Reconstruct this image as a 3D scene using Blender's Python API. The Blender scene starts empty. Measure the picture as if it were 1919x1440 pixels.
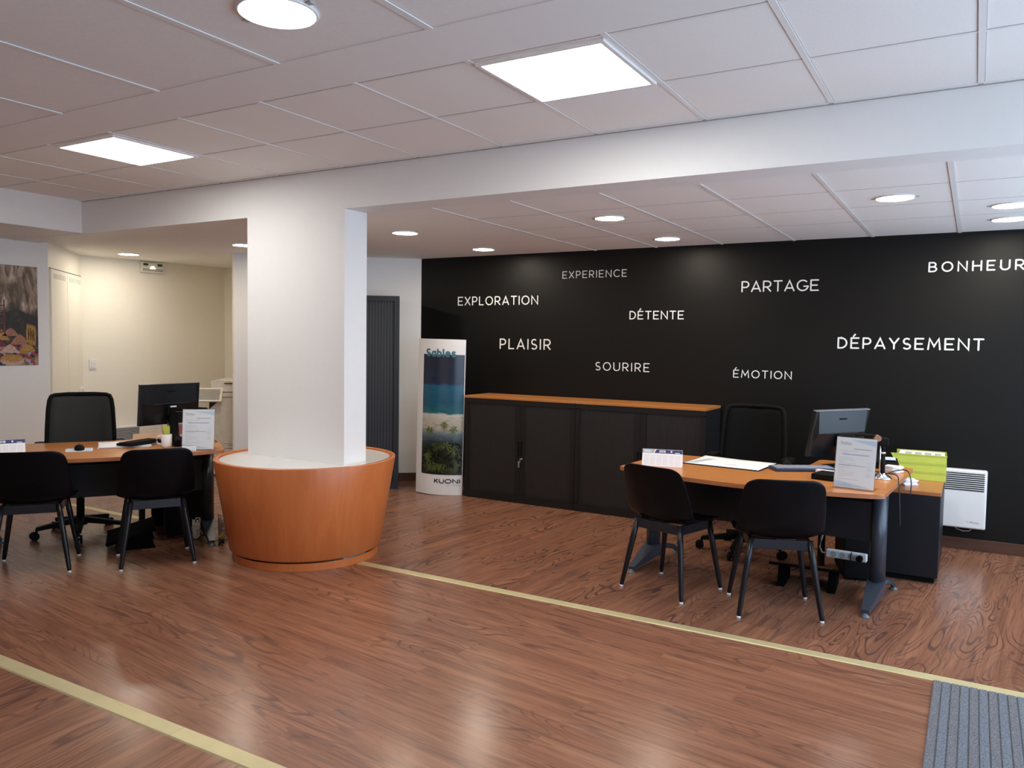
import bpy, bmesh, math, random
from mathutils import Vector, Matrix, Euler
random.seed(4)
R = math.radians
scene = bpy.context.scene
COL = scene.collection
PI = math.pi

# ------------------------------------------------------------------ materials
MATS = {}
def nt(name):
    m = bpy.data.materials.new(name); m.use_nodes = True
    n = m.node_tree; n.nodes.clear()
    out = n.nodes.new('ShaderNodeOutputMaterial'); b = n.nodes.new('ShaderNodeBsdfPrincipled')
    n.links.new(b.outputs[0], out.inputs[0])
    MATS[name] = m
    return m, n, b
def nd(n, typ, **kw):
    x = n.nodes.new(typ)
    for k, v in kw.items():
        if k in x.inputs.keys() if isinstance(k, str) else False: x.inputs[k].default_value = v
        else: setattr(x, k, v)
    return x
def mathn(n, op, a, b=None):
    x = n.nodes.new('ShaderNodeMath'); x.operation = op
    for i, v in enumerate((a, b)):
        if v is None: continue
        if isinstance(v, (int, float)): x.inputs[i].default_value = v
        else: n.links.new(v, x.inputs[i])
    return x.outputs[0]
def ramp(n, fac, stops, interp='LINEAR'):
    r = n.nodes.new('ShaderNodeValToRGB'); r.color_ramp.interpolation = interp
    e = r.color_ramp.elements
    while len(e) < len(stops): e.new(0.5)
    for x, (p, c) in zip(e, stops): x.position = p; x.color = (*c, 1)
    n.links.new(fac, r.inputs[0]); return r.outputs[0]
def coords(n, scale=(1,1,1), rot=(0,0,0), loc=(0,0,0)):
    t = n.nodes.new('ShaderNodeTexCoord'); m = n.nodes.new('ShaderNodeMapping')
    m.inputs['Scale'].default_value = scale; m.inputs['Rotation'].default_value = rot; m.inputs['Location'].default_value = loc
    n.links.new(t.outputs['Object'], m.inputs[0]); return m.outputs[0]
def noise(n, vec, scale, detail=2, dist=0, rough=.5):
    x = n.nodes.new('ShaderNodeTexNoise'); x.inputs['Scale'].default_value = scale
    x.inputs['Detail'].default_value = detail; x.inputs['Distortion'].default_value = dist; x.inputs['Roughness'].default_value = rough
    n.links.new(vec, x.inputs['Vector']); return x.outputs['Fac']
def mix(n, fac, a, b, mode='MIX'):
    x = n.nodes.new('ShaderNodeMix'); x.data_type = 'RGBA'; x.blend_type = mode
    if isinstance(fac, (int, float)): x.inputs[0].default_value = fac
    else: n.links.new(fac, x.inputs[0])
    for i, v in ((6, a), (7, b)):
        if isinstance(v, tuple): x.inputs[i].default_value = (*v, 1)
        else: n.links.new(v, x.inputs[i])
    return x.outputs[2]
def simple(name, col, rough=.5, metal=0, var=.06, scale=20, bump=0, spec=.5, coat=0):
    m, n, b = nt(name)
    v = coords(n)
    f = noise(n, v, scale, 3)
    lo = tuple(c * (1 - var) for c in col); hi = tuple(min(1, c * (1 + var)) for c in col)
    n.links.new(ramp(n, f, [(.3, lo), (.7, hi)]), b.inputs['Base Color'])
    b.inputs['Roughness'].default_value = rough; b.inputs['Metallic'].default_value = metal
    b.inputs['Specular IOR Level'].default_value = spec
    if coat: b.inputs['Coat Weight'].default_value = coat
    if bump:
        bp = n.nodes.new('ShaderNodeBump'); bp.inputs['Strength'].default_value = bump; bp.inputs['Distance'].default_value = .002
        n.links.new(noise(n, v, scale * 12, 4), bp.inputs['Height']); n.links.new(bp.outputs[0], b.inputs['Normal'])
    return m
def emit(name, col, s):
    m, n, b = nt(name)
    b.inputs['Base Color'].default_value = (*col, 1); b.inputs['Emission Color'].default_value = (*col, 1)
    b.inputs['Emission Strength'].default_value = s; return m
def wood(name, c0, c1, axis='x', rough=.35, scale=1.0):
    m, n, b = nt(name)
    sc = {'x': (1.2, 22, 22), 'z': (16, 16, .9)}[axis]
    v = coords(n, tuple(s * scale for s in sc))
    f = noise(n, v, 1.0, 5, 1.0, .6)
    f2 = noise(n, coords(n, tuple(s * scale * .3 for s in sc), loc=(3, 1, 7)), 1.0, 2)
    c = ramp(n, f, [(.3, c0), (.62, c1)])
    c = mix(n, mathn(n, 'MULTIPLY', f2, .5), c, tuple(x * .78 for x in c0))
    n.links.new(c, b.inputs['Base Color']); b.inputs['Roughness'].default_value = rough
    return m

WHITE = simple('white_paint', (.86, .85, .835), .6, var=.006)
CREAM = simple('cream_paint', (.86, .825, .73), .55, var=.006)
BLACKWALL = simple('black_satin_paint', (.0030, .0028, .0025), .48, var=.04, scale=3, spec=.27)
TILE = simple('ceiling_tile', (.90, .88, .855), .85, var=.02, scale=90, spec=.2)
PLASTER = simple('ceiling_plaster', (.90, .88, .855), .8, var=.006, spec=.2)
RAILM = simple('ceiling_rail_white', (.84, .82, .80), .5, var=.01)
GROOVE = simple('shadow_gap', (.40, .37, .35), .8)
DESKW = wood('cherry_desktop', (.50, .185, .050), (.60, .245, .070), 'x', .30)
PLANTW = wood('cherry_veneer', (.56, .152, .040), (.66, .205, .060), 'z', .32)
EDGEW = wood('cherry_edge', (.40, .14, .055), (.48, .18, .07), 'x', .35)
BASEW = wood('baseboard_wood', (.065, .028, .017), (.11, .048, .028), 'x', .4)
BLACKPL = simple('black_plastic_shell', (.0022, .0026, .0042), .32, spec=.17)
BLACKWD = simple('black_stained_oak', (.006, .006, .008), .30, spec=.35)
BLACKMT = simple('matte_black', (.0035, .0035, .0038), .72, spec=.16)
DARKST = simple('anthracite_steel', (.026, .032, .044), .30, spec=.5)
CABST = simple('charcoal_cabinet_steel', (.011, .011, .0115), .5, spec=.35)
CHROME = simple('chrome', (.75, .75, .76), .12, 1)
BRASS = simple('brass_strip', (.62, .54, .30), .42, .35, scale=8)
WPLAST = simple('white_plastic', (.80, .80, .80), .35, var=.008)
WENAMEL = simple('white_enamel', (.78, .79, .80), .3, var=.008)
LAMINATE = simple('white_gloss_laminate', (.80, .79, .76), .12, var=.008)
PAPER = simple('paper_white', (.92, .92, .925), .6, var=.01)
INK = simple('ink_black', (.02, .02, .02), .5)
INKG = simple('ink_grey', (.42, .42, .45), .6)
INKL = simple('ink_pale_grey', (.66, .66, .69), .6)
INKB = simple('ink_lilac', (.52, .52, .68), .6)
PALEB = simple('pale_blue_print', (.62, .74, .86), .5)
NAVY = simple('navy_print', (.030, .035, .13), .5)
GREYP = simple('grey_print', (.45, .48, .46), .5)
LIME = simple('lime_plastic', (.52, .62, .10), .35, var=.04)
BEIGE = simple('copier_beige', (.76, .725, .65), .45)
MESHF = simple('black_mesh_fabric', (.022, .022, .020), .75, bump=.5, scale=60)
GREEN = simple('green_sign', (.010, .055, .016), .4)
LETTER = simple('white_lettering', (.88, .88, .88), .5, var=.01)
STEELL = simple('silver_edge', (.5, .5, .52), .3, .8)
CABLE = simple('black_cable', (.01, .01, .01), .5)
WCABLE = simple('white_cable', (.6, .57, .52), .5)
ORANGE = simple('brown_leather_joint', (.30, .13, .07), .4)
CLIPM = simple('amber_cable_tie', (.62, .48, .10), .5)
PANEL_E = emit('led_panel_glow', (1, .975, .93), 13)
DOWN_E = emit('downlight_glow', (1, .89, .73), 54)
EXIT_E = emit('emergency_lamp_glow', (1, .82, .45), 3.0)
SCREENM = simple('copier_screen_glass', (.36, .34, .30), .15)
TEAL = simple('teal_print', (.05, .16, .22), .35)
BOOKP = simple('pink_cover_print', (.62, .20, .17), .4)

def floor_mat(name, rotz, contour, LX=.9):
    m, n, b = nt(name)
    t = n.nodes.new('ShaderNodeTexCoord')
    mp = n.nodes.new('ShaderNodeMapping'); mp.inputs['Rotation'].default_value = (0, 0, rotz)
    n.links.new(t.outputs['Object'], mp.inputs[0])
    br = n.nodes.new('ShaderNodeTexBrick'); br.offset = .37
    br.inputs['Color1'].default_value = (0, 0, 0, 1); br.inputs['Color2'].default_value = (1, 1, 1, 1); br.inputs['Mortar'].default_value = (.5, .5, .5, 1)
    br.inputs['Scale'].default_value = 1; br.inputs['Mortar Size'].default_value = .0012; br.inputs['Brick Width'].default_value = 1.25; br.inputs['Row Height'].default_value = .19
    n.links.new(mp.outputs[0], br.inputs['Vector'])
    sep = n.nodes.new('ShaderNodeSeparateXYZ'); n.links.new(mp.outputs[0], sep.inputs[0])
    rnd = n.nodes.new('ShaderNodeRGBToBW'); n.links.new(br.outputs['Color'], rnd.inputs[0])
    def vec(sx, sy, o):
        c = n.nodes.new('ShaderNodeCombineXYZ')
        n.links.new(mathn(n, 'ADD', mathn(n, 'MULTIPLY', sep.outputs[0], sx), mathn(n, 'MULTIPLY', rnd.outputs[0], 7.3)), c.inputs[0])
        n.links.new(mathn(n, 'ADD', mathn(n, 'MULTIPLY', sep.outputs[1], sy), o), c.inputs[1])
        n.links.new(mathn(n, 'MULTIPLY', rnd.outputs[0], 9.1), c.inputs[2]); return c.outputs[0]
    base = noise(n, vec(.85, 15, 0), 1, 5, .6, .62)
    col = ramp(n, base, [(.30, (.195, .082, .049)), (.5, (.275, .122, .070)), (.70, (.345, .160, .092))])
    # fine dark pores, long along the grain
    fine = noise(n, vec(3, 80, 3), 1, 3, .6, .55)
    col = mix(n, ramp(n, fine, [(.51, (0, 0, 0)), (.70, (.75, .75, .75))]), col, (.14, .058, .038))
    # cathedral growth lines
    cn = noise(n, vec(LX, 6.0, 11), 1, 1, .5, .4)
    sn = mathn(n, 'SINE', mathn(n, 'MULTIPLY', cn, 95))
    ln = ramp(n, mathn(n, 'ADD', mathn(n, 'MULTIPLY', sn, .5), .5), [(.80, (0, 0, 0)), (.98, (1, 1, 1))])
    msk = ramp(n, noise(n, vec(1.1, 4, 19), 1, 2), [(.52 - .12*contour, (0, 0, 0)), (.70 - .12*contour, (contour,) * 3)])
    lm = mix(n, 1.0, ln, msk, 'MULTIPLY')
    col = mix(n, lm, col, (.115, .052, .038))
    # dark smudges
    sm = ramp(n, noise(n, vec(3.2, 22, 5), 1, 4, .5, .6), [(.585, (0, 0, 0)), (.72, (.8, .8, .8))])
    col = mix(n, sm, col, (.100, .058, .052))
    col = mix(n, mathn(n, 'MULTIPLY', br.outputs['Fac'], .2), col, (.07, .03, .02))
    n.links.new(col, b.inputs['Base Color'])
    rr = n.nodes.new('ShaderNodeMapRange'); rr.inputs[3].default_value = .20; rr.inputs[4].default_value = .29
    n.links.new(base, rr.inputs[0]); n.links.new(rr.outputs[0], b.inputs['Roughness'])
    b.inputs['Specular IOR Level'].default_value = .45
    return m
FLOOR_X = floor_mat('laminate_along_shop', R(7), .7)
FLOOR_Y = floor_mat('laminate_across_shop', R(96), 1.0, 1.3)
FLOOR_Y2 = floor_mat('laminate_across_front', R(84), .8)

def rib_mat():
    m, n, b = nt('ribbed_grey_carpet')
    v = coords(n); sep = n.nodes.new('ShaderNodeSeparateXYZ'); n.links.new(v, sep.inputs[0])
    idx = mathn(n, 'FLOOR', mathn(n, 'DIVIDE', sep.outputs[0], .072))
    fr = mathn(n, 'FRACT', mathn(n, 'DIVIDE', sep.outputs[0], .072))
    alt = mathn(n, 'GREATER_THAN', fr, .5)
    c = mix(n, alt, (.135, .155, .19), (.14, .125, .13))
    sp = noise(n, v, 160, 4)
    c = mix(n, ramp(n, sp, [(.35, (0, 0, 0)), (.7, (1, 1, 1))]), c, (.25, .26, .28))
    c2 = mix(n, ramp(n, noise(n, v, 230, 2), [(.5, (0, 0, 0)), (.62, (.8, .8, .8))]), c, (.08, .085, .10))
    n.links.new(c2, b.inputs['Base Color']); b.inputs['Roughness'].default_value = .95; b.inputs['Specular IOR Level'].default_value = .1
    bp = n.nodes.new('ShaderNodeBump'); bp.inputs['Distance'].default_value = .004; n.links.new(sp, bp.inputs['Height']); n.links.new(bp.outputs[0], b.inputs['Normal'])
    return m
RIB = rib_mat()

def tambour_mat(name, c, axis=0, pitch=.016):
    m, n, b = nt(name)
    v = coords(n); sep = n.nodes.new('ShaderNodeSeparateXYZ'); n.links.new(v, sep.inputs[0])
    fr = mathn(n, 'FRACT', mathn(n, 'DIVIDE', sep.outputs[axis], pitch))
    h = mathn(n, 'ABSOLUTE', mathn(n, 'SUBTRACT', fr, .5))
    n.links.new(ramp(n, h, [(.36, c), (.5, tuple(x * .55 for x in c))]), b.inputs['Base Color'])
    bp = n.nodes.new('ShaderNodeBump'); bp.inputs['Distance'].default_value = .004; bp.inputs['Strength'].default_value = .8; bp.invert = True
    n.links.new(h, bp.inputs['Height']); n.links.new(bp.outputs[0], b.inputs['Normal'])
    b.inputs['Roughness'].default_value = .5; return m
TAMB = tambour_mat('charcoal_tambour', (.015, .0142, .0142))
TAMB_T = tambour_mat('slate_tambour', (.016, .019, .027), 0, .03)

def totem_photo():
    # printed beach photograph: pattern of the print itself, by height on the totem (object z)
    m, n, b = nt('beach_photo_print')
    v = coords(n); sep = n.nodes.new('ShaderNodeSeparateXYZ'); n.links.new(v, sep.inputs[0])
    wob = mathn(n, 'MULTIPLY', mathn(n, 'SUBTRACT', noise(n, coords(n, (9, 9, 22)), 1, 3), .5), .05)
    z = mathn(n, 'ADD', sep.outputs[2], wob)
    fac = mathn(n, 'DIVIDE', z, 1.5)
    bands = [(.140, (.010, .016, .010)), (.30, (.014, .022, .012)), (.355, (.030, .045, .045)), (.40, (.11, .17, .21)),
             (.440, (.42, .40, .33)), (.505, (.50, .46, .38)), (.535, (.55, .56, .53)), (.545, (.02, .13, .16)), (.62, (.008, .085, .15)),
             (.70, (.012, .10, .17)), (.722, (.016, .10, .20)), (.74, (.013, .022, .050)), (.95, (.014, .015, .032))]
    c = ramp(n, fac, bands)
    dk = ramp(n, noise(n, coords(n, (18, 18, 60)), 1, 4), [(.5, (0, 0, 0)), (.75, (.45, .45, .45))])
    c = mix(n, dk, c, (.006, .012, .018))
    n.links.new(c, b.inputs['Base Color']); b.inputs['Roughness'].default_value = .22; return m
TOTEMPIC = totem_photo()

def market_photo():
    m, n, b = nt('market_photo_print')
    v = coords(n); sep = n.nodes.new('ShaderNodeSeparateXYZ'); n.links.new(v, sep.inputs[0])
    z = sep.outputs[2]
    hang = noise(n, coords(n, (9, 9, 3.2)), 1, 5, 1.2, .65)
    top = ramp(n, hang, [(.30, (.02, .026, .012)), (.42, (.12, .075, .045)), (.53, (.32, .22, .16)), (.66, (.60, .52, .44))])
    mid = ramp(n, noise(n, coords(n, (13, 13, 7)), 1, 4, .5), [(.35, (.006, .006, .006)), (.56, (.022, .018, .014)), (.70, (.12, .05, .028)), (.8, (.22, .20, .12))])
    vo = n.nodes.new('ShaderNodeTexVoronoi'); vo.inputs['Scale'].default_value = 30; n.links.new(coords(n, (1, 1, 1.3)), vo.inputs['Vector'])
    hs = n.nodes.new('ShaderNodeSeparateColor'); n.links.new(vo.outputs['Color'], hs.inputs[0])
    bot = ramp(n, hs.outputs[0], [(.0, (.02, .02, .06)), (.2, (.30, .05, .06)), (.4, (.40, .24, .20)), (.55, (.12, .16, .04)), (.7, (.36, .18, .04)), (.85, (.36, .34, .42)), (1, (.1, .02, .05))], 'CONSTANT')
    jz = mathn(n, 'ADD', z, mathn(n, 'MULTIPLY', mathn(n, 'SUBTRACT', noise(n, coords(n, (7, 7, 7)), 1, 3), .5), .26))
    c = mix(n, ramp(n, jz, [(.50, (0, 0, 0)), (.56, (1, 1, 1))]), mid, top)
    jz2 = mathn(n, 'ADD', z, mathn(n, 'MULTIPLY', mathn(n, 'SUBTRACT', noise(n, coords(n, (5, 5, 5)), 1, 2), .5), .12))
    c = mix(n, ramp(n, jz2, [(.16, (1, 1, 1)), (.20, (0, 0, 0))]), c, bot)
    n.links.new(c, b.inputs['Base Color']); b.inputs['Roughness'].default_value = .35; return m
MARKET = market_photo()
OCHRE = simple('ochre_print', (.42, .22, .05), .4, var=.4, scale=60)
TERRA = simple('terracotta_print', (.36, .15, .08), .4, var=.3, scale=60)
PINKP = simple('pale_pink_print', (.55, .35, .28), .4, var=.3, scale=60)
MAROON = simple('maroon_print', (.16, .02, .03), .4, var=.3, scale=60)
PALMG = simple('palm_green_print', (.10, .14, .03), .35, var=.5, scale=60)
PALMD = simple('palm_olive_print', (.045, .06, .016), .35, var=.6, scale=40)
def glass_pane():
    m, n, b = nt('shop_glass')
    out = [x for x in n.nodes if x.type == 'OUTPUT_MATERIAL'][0]
    tr = n.nodes.new('ShaderNodeBsdfTransparent'); tr.inputs[0].default_value = (.95, .97, .97, 1)
    gl = n.nodes.new('ShaderNodeBsdfGlossy'); gl.inputs['Roughness'].default_value = .02
    mx = n.nodes.new('ShaderNodeMixShader'); mx.inputs[0].default_value = .06
    n.links.new(tr.outputs[0], mx.inputs[1]); n.links.new(gl.outputs[0], mx.inputs[2]); n.links.new(mx.outputs[0], out.inputs[0])
    return m
GLASS = glass_pane()
def acrylic():
    m, n, b = nt('clear_acrylic')
    out = [x for x in n.nodes if x.type == 'OUTPUT_MATERIAL'][0]
    tr = n.nodes.new('ShaderNodeBsdfTransparent'); tr.inputs[0].default_value = (.985, .99, .99, 1)
    gl = n.nodes.new('ShaderNodeBsdfGlossy'); gl.inputs['Roughness'].default_value = .06
    mx = n.nodes.new('ShaderNodeMixShader'); mx.inputs[0].default_value = .09
    n.links.new(tr.outputs[0], mx.inputs[1]); n.links.new(gl.outputs[0], mx.inputs[2]); n.links.new(mx.outputs[0], out.inputs[0])
    return m
ACRYL = acrylic()

# ------------------------------------------------------------------ mesh helper
class MB:
    def __init__(s): s.bm = bmesh.new(); s.mats = []
    def mi(s, m):
        if m is None: return 0
        if m not in s.mats: s.mats.append(m)
        return s.mats.index(m)
    def faces(s, co, fs, mat=None, smooth=False):
        vs = [s.bm.verts.new(c) for c in co]; i = s.mi(mat); out = []
        for f in fs:
            try: q = s.bm.faces.new([vs[k] for k in f])
            except ValueError: continue
            q.material_index = i; q.smooth = smooth; out.append(q)
        return vs, out
    def box(s, a, b, mat=None, M=None, bev=0, seg=2):
        x0, y0, z0 = a; x1, y1, z1 = b
        co = [Vector(c) for c in ((x0,y0,z0),(x1,y0,z0),(x1,y1,z0),(x0,y1,z0),(x0,y0,z1),(x1,y0,z1),(x1,y1,z1),(x0,y1,z1))]
        if M is not None: co = [M @ c for c in co]
        vs, fs = s.faces(co, [(0,3,2,1),(4,5,6,7),(0,1,5,4),(1,2,6,5),(2,3,7,6),(3,0,4,7)], mat)
        if bev:
            ed = list({e for f in fs for e in f.edges})
            bmesh.ops.bevel(s.bm, geom=ed, offset=bev, segments=seg, profile=.5, affect='EDGES', material=-1)
        return s
    def cyl(s, p0, p1, r0, r1=None, n=20, mat=None, smooth=True, caps=True, sx=1):
        p0 = Vector(p0); p1 = Vector(p1); r1 = r0 if r1 is None else r1
        d = (p1 - p0).normalized(); u = d.orthogonal().normalized() if abs(d.z) < .999 else Vector((1, 0, 0)); w = d.cross(u)
        co = []
        for p, r in ((p0, r0), (p1, r1)):
            for k in range(n):
                a = 2 * PI * k / n; co.append(p + (u * math.cos(a) * sx + w * math.sin(a)) * r)
        vs, fs = s.faces(co, [(k, (k+1) % n, n + (k+1) % n, n + k) for k in range(n)], mat, smooth)
        if caps:
            i = s.mi(mat)
            for q in (vs[:n][::-1], vs[n:]):
                f = s.bm.faces.new(q); f.material_index = i
        return s
    def lathe(s, prof, n=64, c=(0,0,0), mat=None, smooth=True, close_top=False, close_bot=False):
        co = []
        for r, z in prof:
            for k in range(n):
                a = 2 * PI * k / n; co.append((c[0] + r * math.cos(a), c[1] + r * math.sin(a), c[2] + z))
        fs = []
        for j in range(len(prof) - 1):
            for k in range(n): fs.append((j*n+k, j*n+(k+1) % n, (j+1)*n+(k+1) % n, (j+1)*n+k))
        vs, _ = s.faces(co, fs, mat, smooth); i = s.mi(mat)
        if close_top: f = s.bm.faces.new(vs[-n:]); f.material_index = i
        if close_bot: f = s.bm.faces.new(vs[:n][::-1]); f.material_index = i
        return s
    def tube(s, pts, r, n=8, mat=None, caps=True):
        pts = [Vector(p) for p in pts]; rings = []
        up = Vector((0, 0, 1))
        for k, p in enumerate(pts):
            d = (pts[min(k+1, len(pts)-1)] - pts[max(k-1, 0)]).normalized()
            u = d.cross(up)
            if u.length < 1e-3: u = d.cross(Vector((1, 0, 0)))
            u.normalize(); w = d.cross(u); up = -w if False else up
            rr = r[k] if isinstance(r, (list, tuple)) else r
            rings.append([p + (u * math.cos(2*PI*j/n) + w * math.sin(2*PI*j/n)) * rr for j in range(n)])
        co = [c for g in rings for c in g]
        fs = [(k*n+j, k*n+(j+1) % n, (k+1)*n+(j+1) % n, (k+1)*n+j) for k in range(len(pts)-1) for j in range(n)]
        vs, _ = s.faces(co, fs, mat, True); i = s.mi(mat)
        if caps:
            for q in (vs[:n][::-1], vs[-n:]):
                f = s.bm.faces.new(q); f.material_index = i
        return s
    def prism(s, poly, z0, z1, mat=None, top=None, bev=0, M=None):
        n = len(poly)
        co = [Vector((x, y, z0)) for x, y in poly] + [Vector((x, y, z1)) for x, y in poly]
        if M is not None: co = [M @ c for c in co]
        vs, fs = s.faces(co, [(k, (k+1) % n, n+(k+1) % n, n+k) for k in range(n)], mat)
        i = s.mi(mat); t = s.mi(top) if top else i
        f0 = s.bm.faces.new(vs[:n][::-1]); f0.material_index = i
        f1 = s.bm.faces.new(vs[n:]); f1.material_index = t
        if bev: bmesh.ops.bevel(s.bm, geom=list(f1.edges) + list(f0.edges), offset=bev, segments=2, profile=.5, affect='EDGES', material=-1)
        return s
    def taper(s, p0, w0, h0, p1, w1, h1, mat=None, side=None):
        p0 = Vector(p0); p1 = Vector(p1); d = (p1 - p0).normalized()
        sd = Vector(side) if side else d.cross(Vector((0, 0, 1))).normalized(); up = sd.cross(d).normalized()
        co = []
        for p, w, h in ((p0, w0, h0), (p1, w1, h1)):
            for a, b in ((-1,-1),(1,-1),(1,1),(-1,1)): co.append(p + sd * a * w / 2 + up * b * h / 2)
        s.faces(co, [(0,1,2,3),(7,6,5,4),(0,4,5,1),(1,5,6,2),(2,6,7,3),(3,7,4,0)], mat); return s
    def build(s, name, mat, parent=None, loc=None, rot=None, smooth_angle=None, sub=0, solid=0, bevel=0):
        bmesh.ops.recalc_face_normals(s.bm, faces=s.bm.faces)
        me = bpy.data.meshes.new(name); s.bm.to_mesh(me); s.bm.free()
        if mat is not None and not s.mats: s.mats = [mat]
        for m in s.mats: me.materials.append(m)
        o = bpy.data.objects.new(name, me); COL.objects.link(o)
        if parent: o.parent = parent
        if loc: o.location = loc
        if rot is not None: o.rotation_euler = (0, 0, rot) if isinstance(rot, (int, float)) else rot
        if solid:
            m = o.modifiers.new('t', 'SOLIDIFY'); m.thickness = solid; m.offset = 0
        if sub:
            m = o.modifiers.new('s', 'SUBSURF'); m.levels = sub; m.render_levels = sub
        if bevel:
            m = o.modifiers.new('b', 'BEVEL'); m.width = bevel; m.segments = 2; m.limit_method = 'ANGLE'; m.angle_limit = R(40)
        return o
def tag(o, label, cat, group=None, kind=None):
    o['label'] = label; o['category'] = cat
    if group: o['group'] = group
    if kind: o['kind'] = kind
    return o
def thing(name, label, cat, loc, rot=0, group=None):
    o = bpy.data.objects.new(name, None); COL.objects.link(o); o.empty_display_size = .1
    o.location = loc; o.rotation_euler = (0, 0, rot); return tag(o, label, cat, group)
def struct(mb, name, mat, **k):
    o = mb.build(name, mat, **k); o['kind'] = 'structure'; return o
def dup(root, loc, rot, label, group=None):
    r = root.copy(); COL.objects.link(r); r.location = loc; r.rotation_euler = (0, 0, rot); r['label'] = label
    if group: r['group'] = group
    for ch in list(root.children):
        c = ch.copy(); COL.objects.link(c); c.parent = r
        for g in list(ch.children):
            d = g.copy(); COL.objects.link(d); d.parent = c
    return r
def arc(cx, cy, rx, ry, a0, a1, n=14):
    return [(cx + rx * math.cos(R(a0 + (a1-a0)*k/n)), cy + ry * math.sin(R(a0 + (a1-a0)*k/n))) for k in range(n+1)]
def round_poly(pts, rads, n=6):
    out = []; N = len(pts)
    for i, p in enumerate(pts):
        r = rads[i] if isinstance(rads, (list, tuple)) else rads
        if r <= 0: out.append(p); continue
        p = Vector(p); a = (Vector(pts[i-1]) - p); b = (Vector(pts[(i+1) % N]) - p)
        ang = a.angle(b); t = min(r / math.tan(ang/2), a.length*.49, b.length*.49)
        p0 = p + a.normalized()*t; p1 = p + b.normalized()*t
        for k in range(n+1):
            u = k/n; q = p0*(1-u)**2 + p*2*u*(1-u) + p1*u*u; out.append((q.x, q.y))
    return out

# ------------------------------------------------------------------ stroke lettering
V1 = [(0,0),(0,1)]
GL = {
 'E': (.50, [V1, [(0,1),(.5,1)], [(0,.5),(.42,.5)], [(0,0),(.5,0)]]),
 'X': (.60, [[(0,0),(.60,1)], [(0,1),(.60,0)]]),
 'P': (.56, [V1, [(0,1)] + arc(.28,.71,.28,.29,90,-90) + [(0,.42)]]),
 'L': (.46, [[(0,1),(0,0),(.46,0)]]),
 'O': (.92, [arc(.46,.5,.46,.5,0,360,28)]),
 'R': (.58, [V1, [(0,1)] + arc(.28,.71,.28,.29,90,-90) + [(0,.42)], [(.26,.42),(.56,0)]]),
 'A': (.82, [[(0,0),(.41,1),(.82,0)], [(.12,.27),(.70,.27)]]),
 'T': (.66, [[(0,1),(.66,1)], [(.33,1),(.33,0)]]),
 'I': (.02, [[(.01,0),(.01,1)]]),
 'N': (.68, [[(0,0),(0,1),(.68,0),(.68,1)]]),
 'D': (.70, [[(0,0),(0,1)], [(0,1),(.22,1)] + arc(.22,.5,.48,.5,90,-90,18) + [(0,0)]]),
 'S': (.52, [arc(.26,.735,.24,.265,50,270,14) + arc(.26,.235,.26,.235,90,-140,16)]),
 'U': (.66, [[(0,1),(0,.33)] + arc(.33,.33,.33,.33,180,360,16) + [(.66,1)]]),
 'C': (.78, [arc(.46,.5,.46,.5,48,312,24)]),
 'G': (.86, [arc(.46,.5,.46,.5,48,345,24) + [(.90,.42),(.56,.42)]]),
 'M': (.92, [[(0,0),(.10,1),(.46,.28),(.82,1),(.92,0)]]),
 'Y': (.70, [[(0,1),(.35,.45),(.70,1)], [(.35,.45),(.35,0)]]),
 'B': (.56, [V1, [(0,1)] + arc(.26,.76,.24,.24,90,-90) + [(0,.52)], [(.24,.52)] + arc(.28,.26,.28,.26,90,-90) + [(0,0)]]),
 'H': (.66, [V1, [(.66,0),(.66,1)], [(0,.5),(.66,.5)]]),
 'K': (.62, [V1, [(.60,1),(.06,.46)], [(.22,.60),(.62,0)]]),
 '0': (.58, [arc(.29,.5,.29,.5,0,360,22)]),
 '1': (.24, [[(0,.8),(.2,1),(.2,0)]]),
 '2': (.52, [arc(.26,.73,.26,.27,165,-40,12) + [(0,0),(.52,0)]]),
 '6': (.56, [arc(.28,.3,.28,.3,0,360,18), [(.03,.42),(.36,1)]]),
 '8': (.54, [arc(.27,.75,.22,.25,0,360,16), arc(.27,.25,.27,.25,0,360,18)]),
 '9': (.56, [arc(.28,.7,.28,.3,0,360,18), [(.53,.58),(.2,0)]]),
 'a': (.52, [arc(.26,.34,.26,.34,0,360,18), [(.52,.68),(.52,0)]]),
 'b': (.52, [V1, arc(.26,.34,.26,.34,0,360,18)]),
 'l': (.04, [[(.02,0),(.02,1)]]),
 'e': (.54, [[(0,.36),(.54,.36)] + arc(.27,.34,.27,.34,8,310,18)]),
 's': (.42, [arc(.21,.51,.19,.17,50,270,10) + arc(.21,.17,.21,.17,90,-140,10)]),
 'i': (.04, [[(.02,0),(.02,.68)], [(.02,.92),(.02,.96)]]),
 'n': (.48, [[(0,0),(0,.68)], [(0,.42)] + arc(.24,.44,.24,.24,180,0,10) + [(.48,0)]]),
 'c': (.48, [arc(.28,.34,.28,.34,48,312,14)]),
 'h': (.48, [V1, [(0,.42)] + arc(.24,.44,.24,.24,180,0,10) + [(.48,0)]]),
 'o': (.54, [arc(.27,.34,.27,.34,0,360,18)]),
 'u': (.48, [[(0,.68),(0,.24)] + arc(.24,.24,.24,.24,180,360,10) + [(.48,.68)]]),
}
for c_, w_ in dict(E=.68, X=.76, P=.66, L=.58, O=1.0, R=.72, A=.86, T=.74, N=.82, D=.78, S=.60, U=.80, C=.90, G=.96, M=1.0, Y=.78, B=.72, H=.80).items():
    w0_, st_ = GL[c_]; GL[c_] = (w_, [[(a*w_/w0_, b) for a, b in p] for p in st_])
ACC = {'É': 'E'}
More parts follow.
